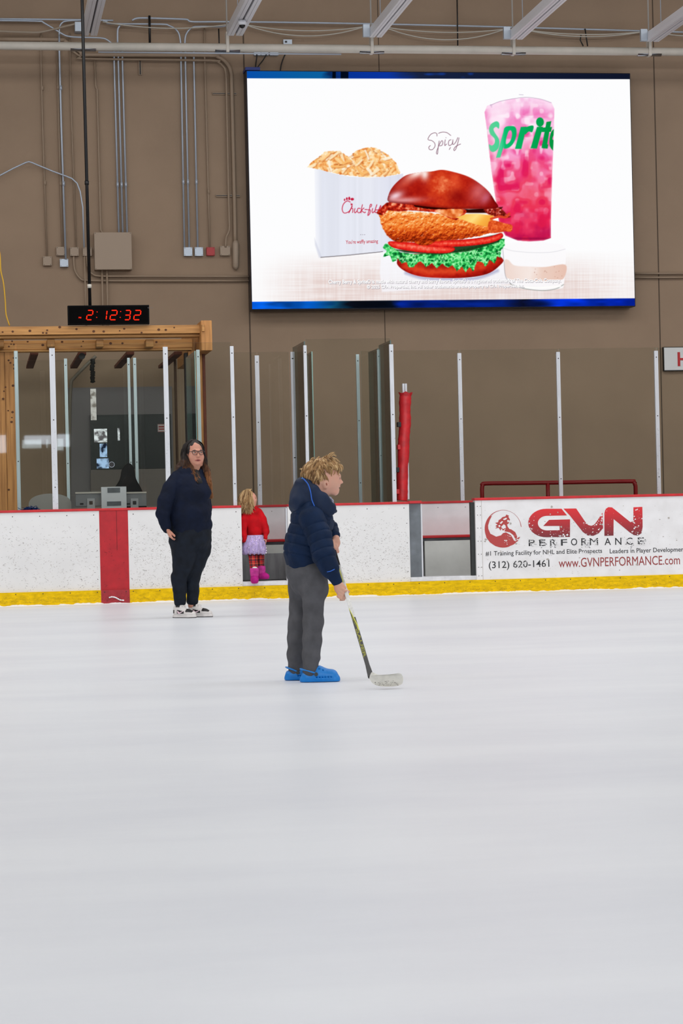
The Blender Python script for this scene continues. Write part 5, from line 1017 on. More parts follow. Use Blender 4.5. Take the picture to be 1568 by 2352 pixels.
def lock(root, out, d, L, n, spread, rad, droop=.16):
    """a lock: n thin hairs that leave the scalp together and curve down"""
    bend = np.array([r.gauss(0, .35) for _ in range(3)]); mi = r.choice((0, 0, 1, 1, 2, 3)); t1 = np.cross(out, d); t1 /= np.linalg.norm(t1)+1e-9
    for _ in range(n):
        o = t1*r.gauss(0, spread)+d*r.gauss(0, spread); l = L*r.uniform(.8, 1.15); q = [root+o-out*.005]
        for k in range(5):
            v = d+out*(.42-.26*k)+bend*(k/4)*.8+np.array((0, 0, -droop*k))-o*k*5; v /= np.linalg.norm(v); q.append(q[-1]+v*l/5)
        if any(np.linalg.norm(x-(E+np.array((0, 0, -.010)))) < .022 for x in q for E in EAR): continue
        tube(hb, q, [rad, rad*1.05, rad, rad*.85, rad*.6, rad*.15], 4, False, mi if r.random() < .75 else r.choice((0, 1, 2)))
R3 = B.rot(0, -.1); CR = w(733, 1053)                    # whorl
for i in range(430):
    a = r.uniform(0, 2*PI); e_ = r.uniform(-.5, 1.5); n_ = np.array((math.cos(e_)*math.cos(a), math.cos(e_)*math.sin(a), math.sin(e_))); rr = np.array((.099, .084, .086))
    if n_[0] > .5 and e_ < .5: continue
    p = HC+(n_*rr)@R3; out = (n_/rr)@R3; out /= np.linalg.norm(out); d = p-CR; d -= out*(d@out); d /= np.linalg.norm(d)+1e-6
    d = d+np.array([r.gauss(0, .28) for _ in range(3)]); d -= out*(d@out); d /= np.linalg.norm(d); lock(p, out, d, r.uniform(.035, .060), 11, .0045, .0019)
HF = w(756, 1068)
for i in range(150):
    a = r.uniform(0, 2*PI); e_ = r.uniform(.0, 1.5); n_ = np.array((math.cos(e_)*math.cos(a), math.cos(e_)*math.sin(a), math.sin(e_)))
    if n_[0] < -.8: continue
    p = HF+B.R*n_[0]*.060+B.F*n_[1]*.070+np.array((0, 0, n_[2]*.040+.020*(-n_[0]))); out = B.R*n_[0]+B.F*n_[1]+np.array((0, 0, n_[2])); out /= np.linalg.norm(out)
    d = p-CR; d = d/np.linalg.norm(d)+B.F*n_[1]*.8+np.array([r.gauss(0, .28) for _ in range(3)]); d -= out*(d@out); d /= np.linalg.norm(d); lock(p, out, d, r.uniform(.025, .045) if n_[0] < .5 else r.uniform(.016, .028), 10, .0042, .0019, .2)
for pts in (((752, 1055), (756, 1048), (762, 1042), (768, 1040)), ((753, 1056), (759, 1049), (767, 1045), (772, 1048)), ((754, 1056), (762, 1052), (770, 1053), (776, 1059)), ((751, 1055), (755, 1046), (759, 1041), (765, 1039)), ((754, 1057), (764, 1053), (773, 1055), (780, 1061)), ((697, 1082), (692, 1078), (689, 1077)), ((697, 1090), (692, 1090), (690, 1086)), ((726, 1054), (730, 1051), (733, 1049)), ((712, 1062), (716, 1055), (722, 1051)), ((778, 1066), (785, 1070), (787, 1079)), ((774, 1068), (782, 1072), (784, 1083)), ((770, 1070), (777, 1077), (776, 1090)), ((764, 1078), (768, 1086), (760, 1098)), ((758, 1084), (760, 1094), (754, 1103))):
    for j in range(10):
        o = r.gauss(0, .012); q = smoothp([w(x+r.gauss(0, 1.1), y+r.gauss(0, 1.1), o-(.045 if x > 756 and y > 1080 else 0)) for x, y in pts], 3); tube(hb, q, [.0017*(1-.8*k/len(q)) for k in range(len(q))], 4, False, r.choice((0, 2, 2)))
obj('hair', hb, MH, boy, label='tousled blond hair')
# jacket: quilted body, sleeves, hood, rib hem
allp = B.c([(650, 1090, -.32), (800, 1350, .26)]); V = Vol(np.min(allp, 0)-.1, np.max(allp, 0)+.1, .0036)
seam = [1207, 1232, 1254, 1277]
def quilt(t, X, Y, Z): return 0
bod = [(722, 1165), (718, 1190), (713, 1215), (706, 1245), (703, 1270), (701, 1290)]; hw = [.088, .112, .118, .120, .116, .105]
V.chain(B.c([(x, y, 0) for x, y in bod]), hw, .03, sq=B.F, sf=1.28)
V.ell(w(706, 1172), (.088, .15, .07), .03)
V.cone(w(690, 1240, 0), w(684, 1262, 0), .080, .075, .03, sq=B.F, sf=1.4)
def zof(py): return w(720, py)[2]
def groove(X, Y, Z):
    o = 0; c = w(720, 1200); lx = (X-c[0])*B.R[0]+(Y-c[1])*B.R[1]
    for s in (1188, 1211, 1234, 1256, 1279): o = o+.0075*np.exp(-np.abs(Z-zof(s)-lx*(-.22)-0*X)/.0045)
    return o
V.warp(groove); V.warp(wob(.003, 60, 2))
V.cone(w(697, 1286), w(696, 1299), .105, .098, .006, sq=B.F, sf=1.25)
def arm(V, pts, rs, n, seed):
    V2 = Vol(np.min(allp, 0)-.1, np.max(allp, 0)+.1, .0036); V2.chain(pts, rs, .015)
    P0, P1 = np.array(pts[0]), np.array(pts[-1]); d = (P1-P0)/np.linalg.norm(P1-P0); L = np.linalg.norm(P1-P0)
    def gr(X, Y, Z):
        t = (X-P0[0])*d[0]+(Y-P0[1])*d[1]+(Z-P0[2])*d[2]; o = 0
        for k in range(1, n): o = o+.0075*np.exp(-np.abs(t-L*k/n)/.0045)
        return o
    V2.warp(gr); V2.warp(wob(.0022, 70, seed)); k = .003; h_ = np.clip(.5+.5*(V.f-V2.f)/k, 0, 1); V.f = V.f*(1-h_)+V2.f*h_-k*h_*(1-h_)
arm(V, [w(716, 1192, -.135), w(733, 1232, -.175), w(743, 1275, -.225), w(757, 1306, -.235)], [.074, .071, .066, .056], 6, 5)
arm(V, [w(722, 1190, .13), w(742, 1205, .15), w(757, 1214, .12), w(768, 1229, .065)], [.068, .060, .050, .032], 5, 6)
V.chain([w(757, 1309, -.235), w(766, 1322, -.233), w(773, 1335, -.23)], [.040, .036, .031], .006)
CV.append(V); jk = part('jacket', V.mesh('jacket'), M_navy, boy, label='navy quilted jacket')
# blue piping at the cuff and folded hood with lining
obj('cuff_piping', tube(BM(), smoothp([w(746, 1314, -.272), w(757, 1312.5, -.298), w(766, 1308.5, -.290), w(772.5, 1304.5, -.25)], 4), .0026, 6), mat('bright_blue', (28, 92, 190), .5), jk)
allp = B.c([(660, 1090, -.2), (785, 1190, .2)]); V = Vol(np.min(allp, 0)-.06, np.max(allp, 0)+.06, .0036)
V.ell(w(693, 1150), (.064, .125, .075), .02, rot=B.rot(0, .3)); V.cone(w(692, 1112), w(684, 1160), .040, .052, .03, sq=B.F, sf=2.0)
for s in (-1, 1):
    V.chain([w(703, 1112, s*.05), w(717, 1130, s*.085), w(737, 1150, s*.098), w(757, 1168, s*.075), w(769, 1174, s*.035)], [.034, .044, .046, .034, .012], .016, sq=B.F, sf=.62)
    V.chain([w(712, 1150, s*.09), w(733, 1166, s*.112), w(756, 1177, s*.085)], [.044, .030, .014], .02, sq=B.F, sf=.55)
V.cone(w(722, 1118), w(737, 1142), .058, .052, .012, 'sub'); V.ell(w(728, 1104), (.060, .064, .044), .012, 'sub')
V.warp(wob(.004, 55, 8))
CV.append(V); hood = part('hood', V.mesh('hood'), mat('navy_hood', (13, 32, 60), .65, var=.12, vs=9, spec=.3), jk)
obj('hood_edge', tube(BM(), smoothp([w(697, 1100, -.085), w(707, 1112, -.106), w(713, 1130, -.125), w(716, 1148, -.135), w(722, 1163, -.142)], 4), .0035, 6), MATS['bright_blue'], jk, label='blue hood lining edge')
obj('hood_edge', tube(BM(), smoothp([w(693, 1098, -.05), w(699, 1104, -.055), w(706, 1113, -.058)], 4), .006, 6), mat('light_blue', (74, 134, 214), .6), jk, label='light blue hood lining')
obj('collar', tube(BM(), smoothp([w(748, 1139, -.045), w(757, 1143, -.04), w(763, 1150, -.03), w(764, 1160, -.028)], 4), [.004+.005*abs(math.sin(k)) for k in range(13)], 7), mat('pale_scarf', (150, 150, 170), .9, var=.2, vs=60), jk)
# trousers
allp = B.c([(655, 1285, -.2), (755, 1545, .2)]); V = Vol(np.min(allp, 0)-.05, np.max(allp, 0)+.05, .0036)
V.chain(B.c([(699, 1292, 0), (702, 1312, 0), (707, 1335, 0)]), [.102, .108, .098], .03, sq=B.F, sf=1.15)
V.chain(B.c([(717, 1318, -.07), (721, 1350, -.075), (718.5, 1392, -.08), (719, 1430, -.08), (716.5, 1470, -.085), (714, 1505, -.085), (713, 1541, -.087)]), [.085, .079, .057, .057, .052, .047, .044], .02)
V.chain(B.c([(690, 1318, .07), (690, 1350, .075), (688, 1392, .08), (684, 1430, .08), (681, 1470, .085), (680, 1503, .085), (681, 1538, .087)]), [.078, .070, .057, .055, .052, .049, .046], .02)
V.chain(B.c([(712, 1512, -.087), (726, 1511, -.09), (731, 1513, -.09)]), [.02, .014, .008], .02); V.chain(B.c([(704, 1520, -.06), (715, 1536, -.087), (722, 1535, -.09)]), [.02, .036, .02], .01)
V.warp(wob(.0035, 38, 12)); V.warp(wob(.0018, 85, 13)); V.cut(w(717, 1550, 0), (0, 0, -1.))
CV.append(V); legs = part('trousers', V.mesh('trousers'), M_pants, boy, label='grey trousers')
obj('side_seam', tube(BM(), smoothp([w(738, 1315, -.125), w(730, 1350, -.142), w(722, 1400, -.132), w(716, 1450, -.134), (w(712, 1500, -.127))], 5), .0022, 5), mat('seam_grey', (60, 60, 64), .8), legs)
# clogs
def clog(px0, px1, pyb, dy, near):
    V = vbox([w(px0-6, pyb-40, dy-.08), w(px1+6, pyb+8, dy+.08)], .03, .003); zb = .001
    f = lambda u, up, o=0: np.array([*(w(px0+(px1-px0)*u, pyb, dy)[:2]+B.F[:2]*o), zb+up])
    V.chain([f(.16, .030), f(.45, .036), f(.80, .033)], [.034, .037, .037], .02, sq=B.F, sf=1.15); V.cone(f(.50, .052), f(.66, .038), .032, .028, .02, sq=B.F, sf=1.15)
    V.cone(f(.44, .066), f(.56, .050), .028, .026, .015, sq=B.F, sf=1.2)
    V.cone(f(.17, .085), f(.30, .085), .034, .034, .01, 'sub', sq=B.F, sf=1.0)
    V.cone(f(.10, .012), f(.86, .012), .030, .036, .006, sq=B.F, sf=1.12)
    for k in range(6): u = .42+.075*k; q = f(u, .028, -.05); V.ell(q, (.0062, .018, .0045), .002, 'sub')
    for k in range(3):
        for j in range(3): q = f(.50+.1*k+.03*(j-1), .060-.012*k, (j-1)*.02-.012); V.ell(q+np.array((0, 0, .012)), (.005, .005, .012), .002, 'sub')
    V.cut(f(.5, .001), (0, 0, -1.)); CV.append(V); sh = obj('clog', V.mesh('clog'), M_clog, boy, label='bright blue foam clog')
    obj('heel_strap', tube(BM(), smoothp([f(.40, .050, -.046), f(.22, .064, -.044), f(.05, .072, -.02), f(.01, .074, 0), f(.05, .072, .02), f(.22, .064, .044), f(.40, .050, .046)], 4), .010, 8, flat=.5), M_clog, sh)
    obj('rivet', tube(BM(), [f(.40, .046, -.045), f(.40, .046, -.056)], .011, 12), mat('rivet_dark', (40, 44, 40), .4), sh)
clog(691, 779, 1560.5, -.08, 1); clog(658, 724, 1555, .09, 0)
body_now(boy, VB, CV, [(w(745, 1095), .135), (w(784, 1358, -.235), .082), (w(769, 1252, .04), .07)], M_skb)
# ---------------------------------------------------------------- hockey stick
t = thing('hockey_stick', 'black, white and yellow hockey stick with its blade on the ice', 'hockey stick', tuple(onst(1549)))
side = np.cross(sdir, B.F); side /= np.linalg.norm(side); nrm = np.cross(side, sdir); nrm /= np.linalg.norm(nrm)
def shaft(p0, p1, w0, w1, d, mt, nm='shaft', **k):
    b = BM(); rings = []
    for p, ww in ((p0, w0), (p1, w1)): rings.append([b.verts.new(p+side*sx_*ww+nrm*sy*d) for sx_, sy in ((-1, -1), (1, -1), (1, 1), (-1, 1))])
    for j in range(4): b.faces.new((rings[0][j], rings[0][(j+1) % 4], rings[1][(j+1) % 4], rings[1][j]))
    b.faces.new(rings[0][::-1]); b.faces.new(rings[1]); b.normal_update(); bmesh.ops.recalc_face_normals(b, faces=b.faces[:]); return obj(nm, b, mt, t, bevel=.0025, **k)
M_stk = mat('stick_black', (34, 34, 36), .35); M_stw = mat('stick_white', (206, 206, 204), .35, var=.08, vs=40); M_sty = mat('stick_yellow', (196, 196, 60), .35)
sh = shaft(onst(1252), onst(1300), .0125, .0122, .009, mat('grip_black', (30, 26, 28), .8), 'grip', label='black taped grip')
sh = shaft(onst(1300), onst(1420), .0112, .0112, .0085, M_stw, label='white upper shaft'); sh2 = shaft(onst(1420), onst(1549), .0112, .0118, .0085, M_stk, label='black lower shaft')
def onp(py, u): return Vector(onst(py)+side*u-nrm*0)
fn = -nrm if nrm@B.F > 0 else nrm
def decal(pts, mt, nm, par): b = BM(); plate(b, [Vector(onst(py)+side*u+fn*.0085) for u, py in pts], Vector(fn), .0006); return obj(nm, b, mt, par)
decal([(-.0112, 1395), (.0112, 1438), (.0112, 1452), (.004, 1447), (-.0112, 1420)], M_sty, 'yellow_wedge', sh2); decal([(-.0112, 1400), (.006, 1440), (.002, 1452), (-.0112, 1424)], M_stk, 'black_wedge', sh2)
decal([(-.0112, 1300), (-.004, 1298), (-.004, 1345), (-.0112, 1350)], M_stk, 'black_stripe', sh); decal([(-.003, 1302), (.002, 1302), (.003, 1340), (-.002, 1340)], M_sty, 'yellow_stripe', sh)
# maker's lettering down the shaft
cu = bpy.data.curves.new('l', 'FONT'); cu.body = 'BAUER'; cu.resolution_u = 2; cu.fill_mode = 'NONE'; cu.bevel_depth = .022; cu.bevel_resolution = 0
to = bpy.data.objects.new('l', cu); COL.objects.link(to); me = bpy.data.meshes.new_from_object(to.evaluated_get(bpy.context.evaluated_depsgraph_get())); bpy.data.objects.remove(to)
cv = np.empty(len(me.vertices)*3); me.vertices.foreach_get('co', cv); cv = cv.reshape(-1, 3); mn, mx = cv.min(0), cv.max(0); u = (cv[:, 0]-mn[0])/(mx[0]-mn[0]); v_ = (cv[:, 1]-mn[1])/(mx[1]-mn[1])
pos = onst(1447)[None]+(onst(1512)-onst(1447))[None]*u[:, None]+side[None]*((v_-.5)*.0165)[:, None]+fn[None]*(.0088+cv[:, 2:3]*.01); me.vertices.foreach_set('co', pos.ravel()); me.materials.clear(); obj('maker_lettering', me, M_sty, sh2)
# blade: hosel and curved paddle
out = smoothp([Vector((x, y, 0)) for x, y in ((853, 1544), (858, 1545.5), (864, 1548), (872, 1550), (886, 1549.5), (903, 1547.6), (915, 1546.3), (921.5, 1548.5), (925.3, 1556), (925.3, 1565), (921.5, 1572), (908, 1576), (886, 1577), (868, 1575.2), (857, 1570.5), (850.5, 1563), (848, 1556))], 3, True)
def bl(x, y, o): p = w(x, y, -.72-.0016*max(x-862, 0)+.000008*max(x-862, 0)**2*4+o); p[2] = max(p[2], .0012); return Vector(p)
b = BM(); fr = [b.verts.new(bl(q.x, q.y, -.004)) for q in out]; bk = [b.verts.new(bl(q.x, q.y, .004)) for q in out]; n_ = len(out)
def cap_(vs, fl):                                       # fill by pairing upper and lower outline points so the paddle can curve
    pts2 = [Vector((q.x, q.y, 0)) for q in out]
    for t_ in geometry.tessellate_polygon([pts2]): b.faces.new([vs[k] for k in (t_ if fl else t_[::-1])])
cap_(fr, True); cap_(bk, False)
for k in range(n_): b.faces.new((fr[k], fr[(k+1) % n_], bk[(k+1) % n_], bk[k]))
bmesh.ops.recalc_face_normals(b, faces=b.faces[:])
rr_ = random.Random(2)
for k in range(40):
    x, y = rr_.uniform(860, 916), rr_.gauss(1569, 3.2); y = min(max(y, 1556), 1574); l = rr_.uniform(.5, 2.2); q = [bl(x-l, y, -.0046), bl(x, y-.5, -.0046), bl(x+l, y+.2, -.0046), bl(x, y+.6, -.0046)]
    b.faces.new([b.verts.new(v_) for v_ in q]).material_index = 1
obj('blade', b, [mat('blade_tape', (214, 212, 204), .7, var=.05, vs=30), mat('blade_mark', (96, 88, 84), .8)], t, label='pale blade')
shaft(onst(1530), onst(1555), .0120, .0165, .0088, M_stk, 'hosel', label='black lower end of the shaft')
# ================================================================ the woman by the boards
B = Fig(21.9, (440, 1410)); m = B.m; w = B.w
M_skw = skin_mat('skin_woman', (196, 144, 120), (196, 134, 114)); M_sweat = mat('navy_sweatshirt', (11, 20, 40), .8, var=.15, vs=10, bump=.001, bs=200, spec=.2); M_denim = mat('dark_denim', (20, 26, 36), .75, var=.2, vs=14, bump=.001, bs=120, spec=.2)
allp = B.c([(355, 1005, -.3), (492, 1412, .3)]); V = Vol(np.min(allp, 0)-.05, np.max(allp, 0)+.05, .0048)
yaw = -PI/2+.38                                        # local x (face) points towards the camera, turned a little to picture right
rt = B.rot(yaw, 0); fw, lf, up = rt[0], rt[1], rt[2]
H = w(447.5, 1041, 0)
def hp(f, l, u): return H+fw*f+lf*l+up*u
V.ell(hp(-.022, 0, .025), (.095, .075, .100), .01, rot=rt); V.ell(hp(.010, 0, -.025), (.078, .068, .088), .02, rot=rt); V.ell(hp(.028, 0, -.078), (.054, .064, .042), .02, rot=rt)
V.ell(hp(.068, 0, -.098), (.020, .026, .018), .02, rot=rt); V.ell(hp(.02, 0, -.118), (.045, .055, .03), .02, rot=rt)
for s in (-1, 1):
    V.ell(hp(.046, s*.042, -.038), (.032, .032, .036), .02, rot=rt); V.ell(hp(.083, s*.031, .004), (.014, .018, .011), .008, 'sub', rot=rt); V.ell(hp(.073, s*.031, .003), (.014, .015, .013), .004, rot=rt); V.ell(hp(-.005, s*.078, -.01), (.018, .007, .028), .006, rot=rt)
V.ell(hp(.078, 0, .022), (.016, .048, .010), .014, rot=rt)
V.chain([hp(.082, 0, .006), hp(.097, 0, -.018), hp(.103, 0, -.031)], [.008, .010, .0125], .01); V.ell(hp(.092, .012, -.034), (.010, .008, .008), .006, rot=rt); V.ell(hp(.092, -.012, -.034), (.010, .008, .008), .006, rot=rt)
V.cone(hp(.083, -.020, -.062), hp(.083, .020, -.062), .009, .009, .008); V.cone(hp(.080, -.018, -.076), hp(.080, .018, -.076), .009, .009, .008)
V.chain([w(446, 1062, .03), w(443, 1085, .03), w(435, 1110, .02), w(430, 1160, .02), w(430, 1210, .02)], [.06, .062, .11, .13, .13], .05, sq=B.R, sf=1.2)
nS, nE, nW = w(392, 1112, -.07), w(377, 1168, -.14), w(382, 1211, -.13); fS, fE, fW = w(462, 1108, .06), w(474, 1160, .08), w(470, 1205, -.02)
V.chain([w(420, 1098, 0), nS, nE, nW], [.07, .055, .045, .028], .03); V.chain([w(445, 1098, .03), fS, fE, fW], [.07, .055, .045, .03], .03)
lg = [B.c([(418, 1225, -.02), (420, 1300, -.02), (413, 1385, -.03)]), B.c([(455, 1225, .05), (447, 1300, .06), (441, 1388, .06)])]
for q in lg: V.chain(q, [.10, .065, .04], .03)
V.cone(w(414, 1398, -.03), w(440, 1402, -.07), .036, .03, .02); V.cone(w(441, 1397, .06), w(474, 1400, .02), .036, .03, .02)
fingers(V, w(382, 1213, -.14), w(389, 1230, -.17)-w(381, 1213, -.14), -fw*.3+B.R*-.2+B.F*.9, B.R*.6-B.F*.6+np.array((0, 0, -.1)), .18, B.R*.9+B.F*.3, (.25, .35, .45, .55), .06)
VB = V; CV = []
wom = body_later('long haired woman in glasses and a navy sweatshirt standing at the boards')
M_lipw = mat('lips_woman', (166, 84, 78), .45)
for s in (-1, 1):
    ball('eye', hp(.0815, s*.031, .004), (.006, .0125, .0065), M_eye, wom, rt); ball('iris', hp(.0865, s*.031+.002, .004), (.003, .0052, .0055), M_iris, wom, rt)
    obj('eyelid', tube(BM(), smoothp([hp(.080, s*.031-.014, .007), hp(.088, s*.031, .0125), hp(.080, s*.031+.014, .007)], 3), .002, 5), M_lash, wom)
    obj('eyebrow', tube(BM(), smoothp([hp(.086, s*.014, .022), hp(.088, s*.032, .028), hp(.074, s*.052, .020)], 3), [.0025, .003, .003, .003, .0028, .002, .001], 5), mat('brow_dark', (66, 42, 32), .8), wom)
obj('lips', tube(tube(BM(), smoothp([hp(.084, -.029, -.068), hp(.0925, -.008, -.0635), hp(.0925, .008, -.0635), hp(.084, .029, -.068)], 3), .0032, 6), smoothp([hp(.084, -.027, -.070), hp(.0905, -.008, -.0765), hp(.0905, .008, -.0765), hp(.084, .027, -.070)], 3), .0038, 6), M_lipw, wom)
ball('mouth_gap', hp(.088, 0, -.069), (.006, .019, .0045), MATS['mouth_dark'], wom, rt)
# glasses
g = BM()
for s in (-1, 1):
    pts = [(s*.008, .015), (s*.030, .019), (s*.055, .016), (s*.057, .000), (s*.048, -.016), (s*.028, -.020), (s*.013, -.014), (s*.008, .002)]
    q = smoothp([hp(.101-abs(l)*.16, l, u_+.002) for l, u_ in pts], 3, True); q.append(q[0]); q.append(q[1]); tube(g, q, [.0034 if k < 9 else .0022 for k in range(len(q))], 6)
    tube(g, smoothp([hp(.092, s*.056, .012), hp(.06, s*.076, .012), hp(-.01, s*.085, .006)], 3), .0026, 6)
tube(g, smoothp([hp(.100, -.009, .008), hp(.106, 0, .011), hp(.100, .009, .008)], 3), .0026, 6); obj('glasses', g, mat('glasses_dark', (34, 30, 36), .3), wom, label='dark rimmed glasses')
# hair: dark crown turning to brown waves
MW = [mat('brown_hair_%d' % i, c, .5, spec=.4) for i, c in enumerate(((30, 23, 21), (58, 38, 28), (104, 66, 40), (150, 98, 58)))]
V = Vol(np.min(B.c([(400, 1000, -.2), (495, 1130, .2)]), 0)-.05, np.max(B.c([(400, 1000, -.2), (495, 1130, .2)]), 0)+.05, .0045)
V.ell(hp(-.030, 0, .030), (.096, .085, .103), .02, rot=rt); V.ell(hp(-.055, 0, -.05), (.070, .092, .12), .03, rot=rt)
V.chain([hp(-.03, -.075, .02), hp(-.03, -.09, -.08), hp(.01, -.080, -.16), hp(.07, -.045, -.24)], [.026, .036, .036, .02], .03); V.chain([hp(-.03, .075, .02), hp(-.03, .085, -.08), hp(.0, .105, -.17), hp(.04, .13, -.26)], [.024, .032, .036, .02], .03)
V.chain([hp(-.08, -.03, -.06), hp(-.10, -.10, -.15), hp(-.1, -.12, -.2)], [.07, .06, .03], .03)
V.warp(wob(.006, 75, 3)); V.ell(hp(.085, 0, .0), (.085, .073, .094), .008, 'sub', rot=rt); V.cone(hp(.09, 0, -.05), hp(.10, .0, -.14), .066, .05, .014, 'sub')
hb = bmesh.new(); hb.from_mesh(V.mesh('hair')); r = random.Random(5)
hz_ = hp(0, 0, 0)[2]
for f_ in hb.faces: z = f_.calc_center_median().z-hz_; f_.material_index = 0 if z > -.06 else (1 if z > -.17 else 2)
for i in range(190):
    s = r.choice((-1, 1)); a = r.uniform(-.95, .55); L_ = r.uniform(.20, .34) if s < 0 else r.uniform(.26, .42); crown = r.random() < .5
    l0 = s*(.082+.014*r.random()); f0 = -.035+.078*a; ph = r.uniform(0, 6); am = r.uniform(.006, .014); fr_ = r.uniform(1.1, 1.7)
    sx_ = r.uniform(-.02, .035); out = s*r.uniform(.0, .045) if s > 0 else r.choice((r.uniform(.02, .11), r.uniform(-.05, .03))); off = r.uniform(-.05, .05)
    for _ in range(12):
        g1, g2 = r.gauss(0, .0045), r.gauss(0, .0045); pts = []
        if crown: pts += [hp(-.035+.05*a+g2, s*.012, .137-.02*abs(a)), hp(-.035+.065*a+g2, s*.052, .118-.015*abs(a)), hp(f0+g2, s*.079, .082)]
        pts += [hp(f0+g2, l0*.98+g1*.4, .045), hp(f0-.004+g2, l0*1.05+g1, -.01)]
        for k in range(1, 11): u_ = k/10; pts.append(hp(f0+.01+g2*1.3+sx_*u_+(.12 if abs(out) > .05 and s < 0 else .06)*u_*(1 if f0 > -.05 or s < 0 else -.3)+am*math.sin(ph+k*fr_)*min(1, u_*2), l0*1.05+g1*1.4+out*u_+am*math.cos(ph+k*fr_*1.1)*min(1, u_*2), -.02-L_*u_))
        pts = smoothp(pts, 2); n_ = len(pts); b0 = len(hb.faces)
        tube(hb, pts, [.0023*(1-.6*k/n_) for k in range(n_)], 3, False, 0); hb.faces.ensure_lookup_table()
        for f_ in hb.faces[b0:]:
            z = f_.calc_center_median().z-hz_+off; f_.material_index = 0 if z > -.05 else (1 if z > -.11 else (2 if z > -.19 else 3))
obj('hair', hb, MW, wom, label='long wavy brown hair')
# sweatshirt
allp = B.c([(355, 1070, -.3), (492, 1240, .3)]); V = Vol(np.min(allp, 0)-.05, np.max(allp, 0)+.05, .0048)
V.chain(B.c([(436, 1094, .02), (436, 1120, .0), (434, 1150, -.01), (434, 1178, -.01), (436, 1200, .0)]), [.120, .165, .168, .182, .178], .04, sq=B.R, sf=1.08)
V.ell(w(450, 1132, -.10), (.14, .09, .085), .04); V.ell(w(446, 1180, -.08), (.155, .13, .10), .05); V.cone(w(437, 1205), w(437, 1210), .182, .180, .01, sq=B.R, sf=1.08); V.ell(w(470, 1205, 0), (.07, .10, .07), .03)
V.ell(w(436, 1084), (.12, .1, .05), .03)
V.chain([w(410, 1100, -.02), w(394, 1122, -.09), w(381, 1152, -.13), w(374.5, 1180, -.15), w(378, 1200, -.14), w(381, 1208, -.13)], [.085, .084, .080, .070, .056, .05], .006)
V.chain([w(458, 1105, .05), w(470, 1130, .07), w(474, 1165, .07), w(472, 1195, .02)], [.075, .055, .05, .042], .02)
V.warp(wob(.005, 26, 21)); V.warp(wob(.002, 70, 22))
V.cone(w(379, 1207, -.13), w(383.5, 1215, -.13), .046, .042, .006)
V.cone(w(450, 1070, -.05), w(456, 1108, -.16), .045, .026, .008, 'sub')
CV.append(V); sw = obj('sweatshirt', V.mesh('sweatshirt'), M_sweat, wom, label='navy sweatshirt')
V = Vol(np.min(B.c([(435, 1075, -.2), (475, 1125, 0)]), 0)-.03, np.max(B.c([(435, 1075, -.2), (475, 1125, 0)]), 0)+.03, .0045); V.chain([w(448, 1090, -.04), w(457, 1108, -.108)], [.050, .034], .01); CV.append(V); obj('undershirt', V.mesh('undershirt'), mat('black_top', (14, 14, 18), .8), wom)
# jeans
allp = B.c([(375, 1195, -.3), (492, 1400, .3)]); V = Vol(np.min(allp, 0)-.05, np.max(allp, 0)+.05, .0048)
V.chain(B.c([(436, 1205, .0), (438, 1228, 0)]), [.175, .178], .03, sq=B.R, sf=1.12)
V.chain(B.c([(420, 1240, -.03), (424, 1270, -.03), (420, 1296, -.03), (411, 1325, -.03), (412, 1355, -.03), (413, 1382, -.03)]), [.135, .118, .096, .076, .066, .056], .02)
V.chain(B.c([(457, 1236, .04), (458, 1262, .05), (450, 1292, .06), (443, 1320, .06), (442, 1352, .06), (442, 1380, .06)]), [.122, .105, .088, .074, .064, .054], .02)
V.ell(w(432, 1225, .08), (.16, .12, .10), .04)
V.warp(wob(.005, 30, 31)); V.warp(wob(.0025, 80, 32)); CV.append(V)
jn = obj('jeans', V.mesh('jeans'), M_denim, wom, label='dark blue jeans')
